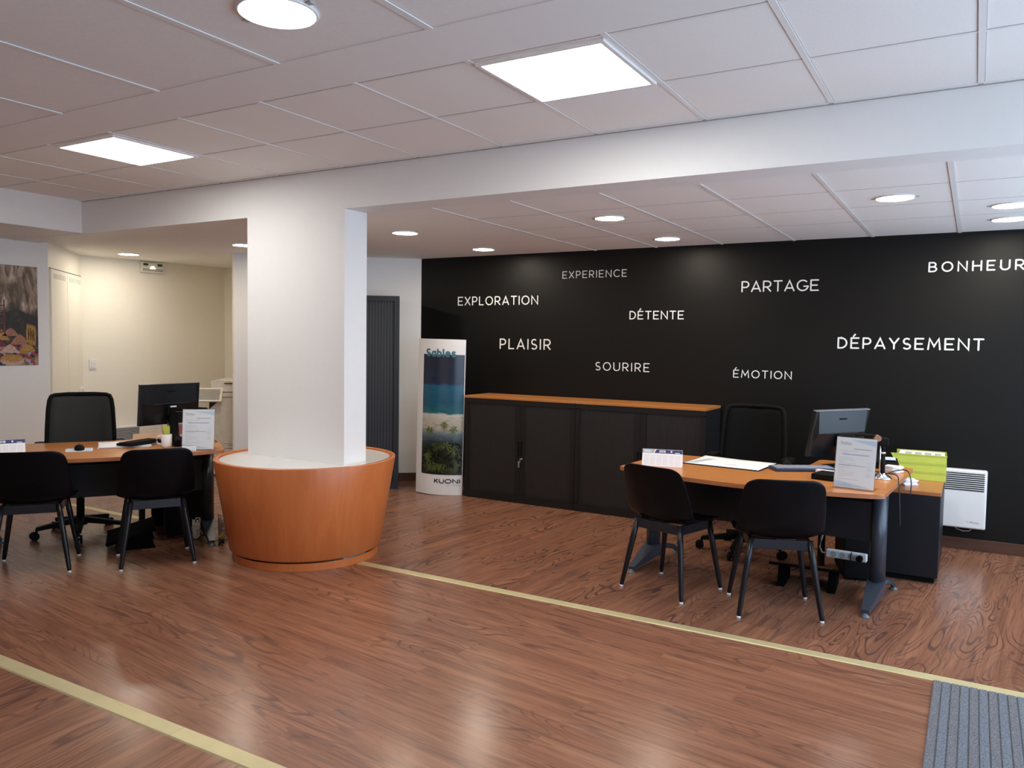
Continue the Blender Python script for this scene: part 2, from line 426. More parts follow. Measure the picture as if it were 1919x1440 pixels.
def word_strokes(text, width, h, xs=None, letters=False):
    """polylines in metres, left edge 0, baseline 0, word fitted to the width"""
    ws = [GL[ACC.get(c, c)][0] for c in text]
    sx = xs or 1.0
    tot = sum(ws) * h * sx
    gap = (width - tot) / max(1, len(text) - 1)
    if gap < .12 * h:
        gap = .16 * h * min(1, sx); sx = (width - gap * (len(text) - 1)) / (sum(ws) * h)
    x = 0; out = []; per = []
    for c in text:
        n0 = len(out)
        w, st = GL[ACC.get(c, c)]
        for p in st: out.append([(x + a * h * sx, b * h) for a, b in p])
        if c in ACC: out.append([(x + .20 * h, 1.17 * h), (x + .34 * h, 1.36 * h)])
        x += w * h * sx + gap
        per.append(out[n0:])
    return per if letters else out
def add_strokes(mb, strokes, w, depth, fn, mat, rnd=True):
    for si, pl in enumerate(strokes):
        dd = depth + si * 4e-5
        P = [Vector(p) for p in pl]
        closed = (P[0] - P[-1]).length < 1e-6 and len(P) > 3
        if closed: P = P[:-1]
        N = len(P); Lp = []; Rp = []
        for i in range(N):
            a = P[i-1] if (closed or i > 0) else None; b = P[(i+1) % N] if (closed or i < N-1) else None
            d1 = (P[i]-a).normalized() if a is not None else None; d2 = (b-P[i]).normalized() if b is not None else None
            if d1 is None: d1 = d2
            if d2 is None: d2 = d1
            n1 = Vector((-d1.y, d1.x)); n2 = Vector((-d2.y, d2.x)); m = n1 + n2
            m = n1 if m.length < 1e-4 else m.normalized()
            k = 1 / max(.5, m.dot(n1)); Lp.append(P[i] + m*w/2*k); Rp.append(P[i] - m*w/2*k)
        def V(p, z): return fn(p.x, p.y, z)
        rng = range(N if closed else N-1)
        for i in rng:
            j = (i+1) % N
            co = [V(Rp[i], dd), V(Rp[j], dd), V(Lp[j], dd), V(Lp[i], dd), V(Rp[i], 0), V(Rp[j], 0), V(Lp[j], 0), V(Lp[i], 0)]
            mb.faces(co, [(0,1,2,3), (0,4,5,1), (3,2,6,7)], mat)
        if not closed and rnd:
            for c0, c1, e in ((Lp[0], Rp[0], P[0]), (Rp[-1], Lp[-1], P[-1])):
                a0 = math.atan2((c0-e).y, (c0-e).x); pts = [e + Vector((math.cos(a0+PI*k/6), math.sin(a0+PI*k/6)))*w/2 for k in range(7)]
                co = [V(p, dd) for p in pts] + [V(p, 0) for p in pts]
                mb.faces(co, [tuple(range(7))] + [(k, k+7, k+8, k+1) for k in range(6)], mat)

# ------------------------------------------------------------------ room shell
YB, XR, YF = 6.90, 1.50, -2.0
ZL, ZH = 2.406, 2.667
def slab(x0, x1, y0, y1, z0, z1, name, mat): return struct(MB().box((x0, y0, z0), (x1, y1, z1)), name, mat)
slab(-9, XR+.1, YF-.1, 1.93, -.1, 0, 'floor_front', FLOOR_Y2)
slab(-9, XR+.1, 1.93, 4.10, -.1, 0, 'floor', FLOOR_X)
slab(-9, XR+.1, 4.10, 7.1, -.1, 0, 'floor_back', FLOOR_Y)
def wallseg(p, q, name, mat, z1=2.9, th=.1):
    p = Vector(p); q = Vector(q); d = (q-p).normalized(); n = Vector((-d.y, d.x))  # room lies to the right of p->q
    return struct(MB().prism([tuple(p - d*0), tuple(q), tuple(q + n*th), tuple(p + n*th)], 0, z1), name, mat)
WA, WB = Vector((-6.735, 5.690)), Vector((-5.185, YB))
wallseg((-7.66, YF), (-7.66, 4.305), 'wall_left', WHITE)
wallseg((-7.66, 4.305), (-8.475, 5.115), 'closet_wall', CREAM)
wallseg((-8.475, 5.115), (-8.262, 6.86), 'alcove_wall', CREAM)
wallseg((-8.262, 6.86), (-6.735, 6.96), 'alcove_back_wall', CREAM)
wallseg((-6.735, 6.96), tuple(WA), 'partition_wall', CREAM, th=.02)
wallseg(tuple(WA), tuple(WB), 'angled_wall', WHITE)
wallseg((-5.185, YB), (XR, YB), 'wall_back', BLACKWALL)
wallseg((XR+.1, YF), (-7.66, YF), 'wall_front', WHITE)
# shop front on the right-hand side, outside the frame: posts, sill and lintel around glazed bays
wr = MB()
OPEN = [(.2, 1.55), (1.63, 2.98), (3.10, 4.10), (4.22, 6.78)]
wr.box((XR, YF, 0), (XR+.1, .2, 2.9)); wr.box((XR, 6.78, 0), (XR+.1, YB+.1, 2.9)); wr.box((XR, .2, 2.32), (XR+.1, 6.78, 2.9))
for a, b in ((1.55, 1.63), (2.98, 3.10), (4.10, 4.22)): wr.box((XR, a, 0), (XR+.1, b, 2.32))
for a, b in (OPEN[0], OPEN[1], OPEN[3]): wr.box((XR, a, 0), (XR+.1, b, .35))
struct(wr, 'wall_right', WHITE)
for k, (a, b) in enumerate(OPEN):
    z0 = .02 if k == 2 else .36
    fr = MB()
    for q in ((a+.001, z0, a+.05, 2.31), (b-.05, z0, b-.001, 2.31), (a+.05, z0, b-.05, z0+.05), (a+.05, 2.26, b-.05, 2.31)):
        fr.box((XR+.02, q[0], q[1]), (XR+.07, q[2], q[3]))
    f = struct(fr, 'door_1' if k == 2 else 'window_%d' % (k+1), DARKST)
    MB().box((XR+.042, a+.05, z0+.05), (XR+.05, b-.05, 2.26)).build('glass_pane', GLASS, f)

# ceilings
slab(-7.66, XR+.1, YF-.1, 1.835, ZL, ZL+.05, 'ceiling_front', TILE)
slab(-7.66, XR+.1, 1.835, 2.088, ZL-.003, ZH+.05, 'front_beam', PLASTER)
slab(-6.587, XR+.1, 2.088, 3.993, ZH, ZH+.05, 'ceiling', TILE)
slab(-7.66, -6.587, 2.088, 3.993, 2.397, ZH+.05, 'bulkhead_beam', WHITE)
slab(-8.6, XR+.1, 3.993, 4.222, 2.393, ZH+.05, 'rear_beam', WHITE)
slab(-8.7, XR+.1, 4.222, 7.1, ZL, ZL+.05, 'ceiling_rear', PLASTER)
slab(-4.562, -3.634, 3.9922, 4.213, 0, ZH-.002, 'column', WHITE)
X0, Y0 = -1.8246, 2.741
XS = [X0 + .6*k for k in range(-8, 7)]
def rails(name, xs, y0, y1, ys, x0, x1, z, skip=(), w=.024):
    m = MB()
    for x in xs: m.box((x-w/2, y0, z-.005), (x+w/2, y1, z+.001), RAILM)
    for y in ys:
        if y[0]: m.box((x0, y[1]-.008, z-.0025), (x1, y[1]+.008, z+.001), RAILM)
        m.box((x0, y[1]-.0105, z-.0012), (x1, y[1]-.0075, z+.001), GROOVE)
    for x in xs:
        for e in (-1, 1): m.box((x+e*(w/2+.0012)-.0012, y0, z-.0012), (x+e*(w/2+.0012)+.0012, y1, z+.001), GROOVE)
    return struct(m, name, RAILM)
rails('trim_2', [x for x in XS if x > -6.5 and x < XR], 2.088, 3.985, [(1, Y0), (1, Y0+.6), (1, Y0-.6)], -6.58, XR, ZH)
rails('trim_3', [-1.357+.6*k for k in range(-9, 6)], YF, 1.835, [(1, -.0), (1, -1.2)], -7.6, XR, ZL)
rails('trim_4', [-1.938+.6*k for k in range(-2, 7)], 4.222, YB, [(0, 4.83), (0, 5.443), (0, 6.05)], -3.2, XR, ZL)
pt = MB().box((-6.58, 3.968, ZH-.006), (XR, 3.990, ZH+.001), RAILM)
pt.box((-6.58, 3.9885, ZH-.010), (XR, 3.9925, ZH+.001), GROOVE)
for x in XS:
    if -6.5 < x < XR: pt.box((x-.010, 3.972, ZH-.0075), (x+.010, 3.989, ZH), GROOVE)
struct(pt, 'trim_1', RAILM)
# skirting
bb = MB()
for p, q in ((tuple(WA), tuple(WB)), ((-5.185, YB), (XR, YB))):
    p = Vector(p); q = Vector(q); d = (q-p).normalized(); n = Vector((d.y, -d.x))
    s_ = struct(MB().prism([tuple(p), tuple(q), tuple(q+n*.016), tuple(p+n*.016)], 0, .088, bev=.003), 'trim_5' if d.y > .1 else 'baseboard_back', BASEW)
struct(MB().box((-7.66, YF, 0), (-7.645, 4.3, .088)), 'baseboard_left', BASEW)
d = (Vector((-8.262, 6.86)) - Vector((-8.475, 5.115))).normalized(); n = Vector((d.y, -d.x)); p = Vector((-8.475, 5.115)); q = Vector((-8.262, 6.86))
struct(MB().prism([tuple(p), tuple(q), tuple(q+n*.016), tuple(p+n*.016)], 0, .088), 'trim_6', BASEW)
bb.bm.free()
# brass strips over the floor joints
def strip(x0, x1, y, w, name, label):
    o = MB().prism([(y-w/2, 0), (y+w/2, 0), (y+w/2-.006, .0045), (y-w/2+.006, .0045)], x0, x1, M=Matrix(((0,0,1,0),(1,0,0,0),(0,1,0,0),(0,0,0,1)))).build(name, BRASS)
    return tag(o, label, 'floor strip')
strip(-7.5, -5.60, 4.100, .068, 'threshold_strip', 'brass floor strip running under the mesh office chair in the alcove')
strip(-3.58, XR, 4.100, .068, 'threshold_strip', 'narrow brass floor strip running from the planter to the ribbed mat')
strip(-7.6, -2.612, 1.932, .082, 'threshold_strip', 'long piece of the wide pale brass strip across the front floor')
strip(-2.610, XR, 1.932, .082, 'threshold_strip', 'short cut-off piece of the wide pale brass strip, past its joint')
mt = MB()
for k in range(26):
    x = -.108 + .036*k + .0
    mt.box((x+.0025, 2.0, .0), (x+.0335, 4.060, .0075), bev=.002)
mt.box((-.108, 2.0, 0), (.83, 4.060, .003))
tag(mt.build('entrance_mat', RIB), 'grey ribbed entrance mat on the floor by the brass strip', 'mat')

# ------------------------------------------------------------------ closet doors in the angled wall on the left
C0, C1 = Vector((-7.66, 4.305)), Vector((-8.475, 5.115)); dc = (C1-C0).normalized(); nc = Vector((dc.y, -dc.x)); LC = (C1-C0).length
cl = thing('wall_cupboard', 'cream built-in cupboard with vent slots high on its two doors', 'cupboard', (C0.x, C0.y, 0), math.atan2(dc.y, dc.x))
dw = (LC - .07)/2
for k, a in enumerate((.035, .035 + dw + .004)):
    m = MB().box((a, -.018, .02), (a + dw - .004, -.001, 2.165), bev=.002)
    dr = m.build('door', CREAM, cl)
    for j in range(9):
        xx = a + .07 + j * (dw-.14)/8.5; MB().box((xx, -.0195, 2.075), (xx+.016, -.0178, 2.125)).build('vent_slot', GREYP, dr)
MB().box((.03, -.012, 2.166), (LC-.03, -.0015, 2.174)).build('top_gap', INK, cl)
th = MB().box((.02, -.03, .88), (.14, -.019, .955), bev=.004)

# wall things on the alcove wall
A0 = Vector((-8.475, 5.115)); da = (Vector((-8.262, 6.86)) - A0).normalized(); aa = math.atan2(da.y, da.x)
def onalc(t, z): p = A0 + da*t; return (p.x, p.y, z)
sw = thing('light_switch', 'small white double switch on the cream alcove wall', 'switch', onalc(.075, 1.155), aa)
MB().box((0, -.010, 0), (.08, -.0005, .108), bev=.004).build('plate', WPLAST, sw)
MB().box((.016, -.015, .06), (.064, -.0095, .092), bev=.002).build('rocker', WPLAST, sw)
MB().box((.016, -.015, .016), (.064, -.0095, .048), bev=.002).build('rocker', WPLAST, sw)
p = C0 + dc*1.02
th_ = thing('thermostat', 'small white box on the wall just above the mesh office chair', 'thermostat', (p.x, p.y, .895), math.atan2(dc.y, dc.x))
MB().box((-.06, -.047, 0), (.06, -.0185, .065), bev=.006).build('housing', WPLAST, th_)
MB().box((-.028, -.056, .012), (.028, -.0465, .060), bev=.004).build('dial', WPLAST, th_)
ex = thing('emergency_light', 'emergency exit light unit high on the cream alcove wall', 'emergency light', onalc(.655, 2.270), aa)
MB().box((0, -.055, 0), (.272, -.0005, .118), bev=.006).build('housing', BEIGE, ex)
MB().box((.022, -.058, .080), (.078, -.0545, .106)).build('green_panel', GREEN, ex)
MB().box((.192, -.058, .080), (.250, -.0545, .106)).build('green_panel', GREEN, ex)
fw = MB()
for q in ((.02, .022, .25, .027), (.02, .038, .25, .043), (.02, .022, .025, .043), (.245, .022, .25, .043)): fw.box((q[0], -.058, q[1]), (q[2], -.0545, q[3]))
fw.build('frame_line', GREEN, ex)
MB().prism([(.10, .045), (.165, .045), (.145, .074), (.12, .074)], 0, .006, M=Matrix(((1,0,0,0),(0,0,-1,-.054),(0,1,0,0),(0,0,0,1)))).build('lamp', EXIT_E, ex)

def heater_parts(root, w, h, logo):
    MB().box((0, -.095, 0), (w, -.02, h), bev=.012, seg=3).build('casing', WENAMEL, root)
    g = MB(); gx0, gx1 = .03, w-.018
    for k in range(9):
        z = h - .024 - k*.0155; g.box((gx0, -.0965, z-.0088), (gx1, -.0935, z))
    g.build('grille', INK, root)
    l = MB()
    for k in range(8):
        z = h - .0340 - k*.0155; l.box((gx0, -.0985, z-.0038), (gx1, -.0945, z), bev=.001)
    l.build('louvre', WENAMEL, root)
    MB().box((w*.2, -.02, .05), (w*.8, -.001, h-.06)).build('bracket', GREYP, root)
    if logo:
        lg = MB().cyl((w-.118, -.0962, .052), (w-.118, -.0950, .052), .004, n=10)
        for a, b, z, t in ((w-.105, w-.085, .052, .007), (w-.086, w-.06, .050, .0045), (w-.064, w-.042, .048, .006)): lg.box((a, -.0962, z-t/2), (b, -.0950, z+t/2))
        lg.build('maker_mark', INKG, root)
hr = thing('wall_heater', 'white electric convector heater with slotted top on the black wall', 'heater', (-.36, YB, .178), 0)
heater_parts(hr, .475, .442, True)
MB().tube([(.27, -.05, .005), (.29, -.05, -.018), (.33, -.05, -.030), (.37, -.05, -.026), (.40, -.05, .005)], .003, 6).build('power_cable', GREYP, hr)
hl = thing('wall_heater', 'white wall heater behind the mesh office chair in the cream alcove', 'heater', onalc(.15, .060), aa)
heater_parts(hl, .455, .445, False)

# ------------------------------------------------------------------ ceiling lights
def led(x, y, label):
    t = thing('ceiling_panel_light', label, 'ceiling light', (x, y, ZH), 0, 'square ceiling panel lights')
    f = MB(); a, b = .014, .586
    for q in ((a, a, b, a+.02), (a, b-.02, b, b), (a, a+.02, a+.02, b-.02), (b-.02, a+.02, b, b-.02)): f.box((q[0], q[1], -.016), (q[2], q[3], -.001), bev=.002)
    f.build('frame', RAILM, t)
    MB().prism(round_poly([(a+.02, a+.02), (b-.02, a+.02), (b-.02, b-.02), (a+.02, b-.02)], .012), -.0125, -.003).build('diffuser', PANEL_E, t)
    return t
led(X0, Y0, 'square glowing ceiling panel between the round front downlight and the black wall')
led(X0-3.0, Y0, 'square glowing ceiling panel over the desk by the alcove')
def downlight(x, y, label, proto=[]):
    if proto: return dup(proto[0], (x, y, ZL), 0, label)
    t = thing('downlight', label, 'ceiling light', (x, y, ZL), 0, 'round ceiling downlights')
    MB().lathe([(.099, -.0005), (.107, -.0005), (.109, -.004), (.106, -.008), (.101, -.009), (.099, -.006)], 48).build('trim_ring', WPLAST, t)
    MB().lathe([(.0005, -.0065), (.05, -.0068), (.0985, -.006)], 48).build('diffuser', DOWN_E, t)
    for s in (-1, 1): MB().box((s*.118-.010, -.009, -.005), (s*.118+.010, .009, -.0005), bev=.002).build('clip', GREYP, t)
    proto.append(t); return t
for x, y, l in ((-4.052, 5.165, 'round downlight next to the white column, in front of the tall grey cabinet'),
                (-4.077, 6.395, 'round downlight close to the black wall above the curved totem'),
                (-2.244, 5.155, 'round downlight midway along the rear ceiling in front of EXPERIENCE'),
                (-2.248, 6.365, 'round downlight close to the black wall above the word DÉTENTE'),
                (-.443, 5.160, 'round downlight over the desk by the black wall'),
                (.152, 5.717, 'larger of the two close downlights above the word BONHEUR'),
                (.160, 6.319, 'smaller of the two close downlights above the word BONHEUR'),
                (-7.843, 5.263, 'round downlight beside the exit light unit in the cream alcove'),
                (-5.998, 5.206, 'round downlight half hidden behind the white column'),
                (-1.650, 1.548, 'large round downlight, the only one in the front ceiling')):
    downlight(x, y, l)

# ------------------------------------------------------------------ words on the black wall
def on_back(x0, z0): return lambda a, b, c: Vector((x0 + a, YB - c, z0 + b))
WORDS = [('EXPLORATION', -4.706, -3.749, 1.900, .091, .0105), ('EXPERIENCE', -3.484, -2.818, 2.148, .069, .0065), ('DÉTENTE', -2.782, -2.263, 1.752, .078, .0095),
         ('PLAISIR', -4.185, -3.599, 1.454, .107, .0125), ('SOURIRE', -3.116, -2.575, 1.269, .081, .0085), ('PARTAGE', -1.760, -1.130, 1.984, .095, .0110),
         ('BONHEUR', -.338, .285, 2.110, .079, .0110), ('DÉPAYSEMENT', -.972, .054, 1.513, .093, .0125), ('ÉMOTION', -1.809, -1.320, 1.247, .069, .0080)]
for w, x0, x1, zb, h, sw_ in WORDS:
    t = thing('wall_lettering', 'white word %s on the black wall' % w, 'lettering', (x0+sw_/2, YB, zb+sw_/2), 0, 'white words on the black wall')
    for ls in word_strokes(w, x1-x0-sw_, h-sw_, letters=True):
        m = MB(); add_strokes(m, ls, sw_, .003, lambda a, b, c: Vector((a, -c, b)), LETTER); m.build('letter', LETTER, t)

# ------------------------------------------------------------------ market poster on the left wall
po = thing('wall_poster', 'photo poster of a colourful spice market on the white wall', 'poster', (-7.66, 3.20, 1.245), 0)
MB().box((.001, 0, 0), (.012, .997, .918)).build('board', MARKET, po)
def onpost(a, b, c): return Vector((.0125 + c, a, b))
pr = MB()
def blob(cx, cz, rx, rz, mat, lvl, up=False, n=16):
    pts = [(cx + rx*math.cos(2*PI*k/n), cz + rz*math.sin(2*PI*k/n)) for k in range(n)]
    if up: pts = [(cx-rx, cz), (cx+rx, cz), (cx+rx*.45, cz+rz*.7), (cx, cz+rz), (cx-rx*.5, cz+rz*.65)]
    pr.faces([onpost(a, b, .0002*lvl) for a, b in pts], [tuple(range(len(pts)))], mat)
blob(.75, .27, .075, .075, TERRA, 1, True); blob(.83, .19, .09, .10, TERRA, 2, True); blob(.67, .23, .07, .10, OCHRE, 1, True); blob(.90, .13, .07, .08, OCHRE, 3, True)
blob(.74, .115, .09, .08, PINKP, 4, True); blob(.66, .17, .05, .07, MAROON, 3, True)
blob(.76, .045, .105, .045, PINKP, 5); blob(.76, .065, .10, .035, OCHRE, 6); blob(.56, .07, .12, .06, MAROON, 4); blob(.45, .12, .12, .09, OCHRE, 2, True); blob(.25, .13, .14, .11, TERRA, 2, True)
for k in range(5): blob(.90+.016*k, .29-.004*k, .012, .10, OCHRE, 3)
for k in range(4): pr.box((.0126, .60, .30+.08*k), (.0130, .70, .312+.08*k), MAROON)
pr.box((.0126, .69, .28), (.0131, .702, .60), MAROON); pr.box((.0126, .60, .28), (.0131, .612, .60), MAROON)
pr.build('print', OCHRE, po)

# ------------------------------------------------------------------ planter round the column
PC = (-4.097, 4.112)
pl = thing('round_planter', 'round cherry wood planter tub with white top around the white column', 'planter', (PC[0], PC[1], 0))
MB().lathe([(.505, 0), (.505, .052)], 96).build('plinth', PLANTW, pl)
tub = MB().lathe([(.480, .052), (.480, .060), (.512, .064), (.522, .068), (.526, .073), (.628, .690), (.626, .695), (.594, .695), (.592, .690), (.592, .660)], 128)
tub.build('tub', PLANTW, pl)
# white top: ring of laminate with a rectangular cut for the column
ring = MB(); N = 96; cx0, cx1, cy0, cy1 = -4.563-PC[0], -3.633-PC[0], 3.992-PC[1], 4.214-PC[1]
outer = []; inner = []
for k in range(N):
    a = 2*PI*k/N; c, s = math.cos(a), math.sin(a); outer.append((.592*c, .592*s, .682))
    tx = (cx1 if c > 0 else cx0)/c if abs(c) > 1e-6 else 9; ty = (cy1 if s > 0 else cy0)/s if abs(s) > 1e-6 else 9
    t = min(abs(tx), abs(ty)); inner.append((t*c, t*s, .682))
for cx_, cy_ in ((cx0, cy0), (cx0, cy1), (cx1, cy0), (cx1, cy1)):
    k = min(range(N), key=lambda i: abs(math.atan2(math.sin(2*PI*i/N - math.atan2(cy_, cx_)), math.cos(2*PI*i/N - math.atan2(cy_, cx_))))); inner[k] = (cx_, cy_, .682)
ring.faces(outer + inner, [(k, (k+1) % N, N+(k+1) % N, N+k) for k in range(N)])
ring.build('top_panel', LAMINATE, pl)

# ------------------------------------------------------------------ tambour cabinets
def low_cabinet(x0, label, locked, split, gloss=0):
    t = thing('tambour_cabinet', label, 'cabinet', (x0, 6.45, 0), 0, 'low black tambour cabinets')
    w, dp, h = 1.196, .43, 1.0
    b = MB()
    b.box((0, .012, 0), (.030, dp, .976)); b.box((w-.030, .012, 0), (w, dp, .976)); b.box((.03, .012, .93), (w-.03, dp, .976)); b.box((.03, .012, 0), (w-.03, dp, .075)); b.box((.03, dp-.01, .07), (w-.03, dp, .93))
    b.box((0, 0, .93), (w, .012, .976)); b.box((0, 0, 0), (w, .012, .075)); b.box((0, 0, .07), (.040, .012, .935)); b.box((w-.040, 0, .07), (w, .012, .935))
    b.build('carcass', CABST, t)
    MB().box((0, -.008, .977), (w+.002, dp+.004, 1.0), bev=.003).build('worktop', DESKW, t)
    for k, (a, c) in enumerate(((.040, split-.001), (split+.001, w-.040))):
        m = MB().box((a, .014, .075), (c, .026, .93)); dr = m.build('tambour_door', TAMB, t)
        e = (c-.052, c) if k == 0 else (a, a+.052)
        MB().box((e[0], .006, .076), (e[1], .020, .929), bev=.002).build('door_edge', CABST, dr)
        hx = e[0]+.036 if k == 0 else e[0]+.014
        MB().box((hx-.006, .001, .44), (hx+.006, .0065, .59)).build('handle', BLACKMT, dr)
    if locked:
        lk = MB().cyl((split+.020, -.006, .425), (split+.020, .008, .425), .012, n=20).build('lock', CHROME, t)
        MB().box((split+.0185, -.028, .418), (split+.0215, -.006, .432), bev=.001).box((split-.006, -.022, .345), (split+.012, -.019, .405), bev=.004).box((split+.010, -.0215, .39), (split+.021, -.0195, .428)).build('key', STEELL, lk)
    return t
low_cabinet(-4.302, 'low black tambour cabinet with chrome lock and hanging key, beside the totem', True, .625)
low_cabinet(-3.102, 'low black tambour cabinet partly behind the chair and calendar', False, .62)
nA = Vector((.61714, -.78685)); dA = Vector((.78685, .61714))
# tall cabinet against the angled white wall
q = Vector((-5.065, 6.375)); tw = 1.0
o_ = q - dA*tw
TALLM = simple('slate_cabinet_steel', (.018, .022, .030), .42, spec=.4)
tc = thing('tall_cabinet', 'tall slate-grey tambour cabinet behind the white column', 'cabinet', (o_.x, o_.y, 0), math.atan2(dA.y, dA.x))
b = MB(); hh = 1.975
b.box((0, .012, 0), (.03, .43, hh)); b.box((tw-.03, .012, 0), (tw, .43, hh)); b.box((.03, .012, hh-.03), (tw-.03, .43, hh)); b.box((.03, .012, 0), (tw-.03, .43, .06)); b.box((.03, .42, .06), (tw-.03, .43, hh-.03))
b.box((0, 0, hh-.052), (tw, .012, hh)); b.box((0, 0, 0), (tw, .012, .075)); b.box((tw-.052, 0, .07), (tw, .012, hh-.05)); b.box((0, 0, .07), (.052, .012, hh-.05))
b.build('carcass', TALLM, tc)
MB().box((.052, .016, .075), (tw/2, .028, hh-.052)).build('tambour_door', TAMB_T, tc)
MB().box((tw/2+.001, .016, .075), (tw-.056, .028, hh-.052)).build('tambour_door', TAMB_T, tc)

# ------------------------------------------------------------------ totem
TW, TH, BUL = .495, 1.545, .085
tt = thing('display_totem', 'white curved advertising totem with a beach photo beside the low cabinets', 'totem', (-4.583, 6.415, 0), R(15))
tt.rotation_euler = (0, R(.9), R(15))
def tcurve(u): x = (u-.5)*TW; return Vector((x, -BUL*(1-(2*u-1)**2)))
body = MB(); Nn = 24
sec = [tcurve(k/Nn) for k in range(Nn+1)] + [Vector((v.x, -v.y)) for v in [tcurve(k/Nn) for k in range(Nn-1, 0, -1)]]
body.prism([tuple(v) for v in sec], .004, TH)
body.build('body', WPLAST, tt)
def tmap(s, z, c):  # s metres across the front, 0 at the left edge
    u = max(0, min(1, s/TW)); p = tcurve(u); t = Vector((1, -BUL*(-2*(2*u-1)*2)/TW)).normalized(); n_ = Vector((t.y, -t.x)); n_ = n_ if n_.y < 0 else -n_
    return Vector((p.x + n_.x*c, p.y + n_.y*c, z))
pic = MB(); s0, s1, z0, z1 = .075, .488, .205, 1.395
NX, NZ = 14, 30
co = [tmap(s0+(s1-s0)*i/NX, z0+(z1-z0)*j/NZ, .0012) for j in range(NZ+1) for i in range(NX+1)]
pic.faces(co, [(j*(NX+1)+i, j*(NX+1)+i+1, (j+1)*(NX+1)+i+1, (j+1)*(NX+1)+i) for j in range(NZ) for i in range(NX)], None, True)
pic.build('photo_print', TOTEMPIC, tt)
fr = MB()
def palm(s, z, r, mat, n=9, lv=1):
    for k in range(n):
        a = 2*PI*k/n + random.uniform(-.2, .2); L = r*random.uniform(.75, 1.15)
        e = (s + math.cos(a)*L, z + math.sin(a)*L - .15*L); m_ = (s + math.cos(a)*L*.5, z + math.sin(a)*L*.5 + .04*r); nx, nz = -math.sin(a)*r*.11, math.cos(a)*r*.11
        P4 = [(s, z), (m_[0]+nx, m_[1]+nz), e, (m_[0]-nx, m_[1]-nz)]
        if all(s0 < p_[0] < s1 and z0 < p_[1] < z1 for p_ in P4):
            fr.faces([tmap(a_, b_, .0014+lv*.0001) for a_, b_ in P4], [(0, 1, 2, 3)], mat)
for s, z, r in ((.165, .640, .060), (.315, .700, .052), (.405, .655, .055)): palm(s, z, r, PALMG, 11, 9)
for k in range(110):
    s, z = random.uniform(s0+.02, s1-.02), random.uniform(z0+.02, .50)
    if .26 < s < .40 and .30 < z < .47 and random.random() < .85: continue
    palm(s, z, random.uniform(.02, .065), random.choice((PALMD, PALMD, PALMD, BLACKMT, BLACKMT, PALMG)), random.choice((5, 7, 9)), k % 8)
fr.build('palm_print', PALMG, tt)
ti = MB(); add_strokes(ti, word_strokes('Sables', .292, .064), .0175, .0016, lambda a, b, c: tmap(.112+a, 1.378+b, c), TEAL); ti.build('title_print', TEAL, tt)
lg = MB(); add_strokes(lg, word_strokes('KUONI', .238, .038, 1.42), .0098, .0016, lambda a, b, c: tmap(.232+a, .124+b, c), INK, False); lg.build('brand_print', INK, tt)
yr = MB(); add_strokes(yr, word_strokes('1906', .068, .021), .0022, .0016, lambda a, b, c: tmap(.400+a, .093+b, c), INKG)
add_strokes(yr, word_strokes('since', .040, .010), .0018, .0016, lambda a, b, c: tmap(.352+a, .093+b, c), INKG); yr.build('year_print', INKG, tt)

# ------------------------------------------------------------------ desks
DZ = .72
PANELM = simple('dark_modesty_steel', (.009, .011, .016), .40, spec=.35)
LEGM = simple('slate_blue_steel', (.036, .045, .064), .30, spec=.5)
GLIDE = simple('grey_glide', (.11, .14, .155), .35)
def make_desk(label, loc, rot):
    t = thing('corner_desk', label, 'desk', loc, rot, 'cherry desks with black legs')
    # top outline (local: x along the front, y away from the visitors)
    pts = [(0, 0)] + [(1.6*k/24, -.165*(1-(2*k/24-1)**2)**1.0) for k in range(1, 24)] + [(1.6, 0), (1.6, 1.19), (1.0, 1.19), (1.0, .84)]
    pts += [(.94, .79), (.86, .775), (0, .775)]
    core = [pts[0]] + pts[1:24]; rp = []
    poly = round_poly(pts, [.016] + [0]*23 + [.05, .03, .03, .06, .05, .03, .03], 5)
    MB().prism(poly, DZ-.025, DZ, EDGEW, DESKW, bev=.003).build('desktop', None, t)
    MB().box((.10, .40, .36), (1.50, .418, .600), bev=.002).box((.10, .43, .58), (1.50, .444, .69)).build('modesty_panel', PANELM, t)
    for k, lx in enumerate((.065, 1.515)):
        lg = MB()
        prof = [(.0, 0)]
        n = 28; ring_ = [(lx + .046*math.cos(2*PI*j/n), .43 + .062*math.sin(2*PI*j/n)) for j in range(n)]
        lg.prism(ring_, .105, .695)
        lg.box((lx-.03, .12, .672), (lx+.03, .72, .694), bev=.004)
        for f in lg.bm.faces: f.smooth = len(f.verts) == 4 and abs(f.normal.z) < .1 and f.calc_area() < .02
        leg = lg.build('leg', LEGM, t)
        ft = MB()
        ft.taper((lx, .42, .095), .105, .085, (lx, .075, .030), .040, .022)
        ft.cyl((lx, .43, .05), (lx, .43, .12), .055, .050, 24)
        ft.tube([(lx, .45, .10), (lx-.03, .54, .105), (lx-.055, .62, .080), (lx-.06, .68, .030)], [.028, .024, .021, .018], 10)
        ft.tube([(lx, .45, .09), (lx+.03, .58, .085), (lx+.045, .68, .060), (lx+.05, .74, .026)], [.024, .02, .018, .016], 10)
        foot = ft.build('foot', LEGM, leg)
        for gx, gy in ((lx, .075), (lx-.06, .685), (lx+.05, .745)):
            MB().lathe([(.026, 0), (.026, .004), (.014, .014), (.010, .022)], 20, (gx, gy, 0), close_bot=True, close_top=True).build('glide', GLIDE, leg)
    # rear leg under the return
    MB().cyl((1.06, 1.04, 0), (1.06, 1.04, .695), .025, n=20).build('leg', DARKST, t)
    return t
RD, RA = Vector((-1.997, 4.841)), R(-3.5)
LD, LA = Vector((-5.562, 2.546)), R(56)
desk = make_desk('cherry corner desk with black metal legs in front of the black wall', (RD.x, RD.y, 0), RA)
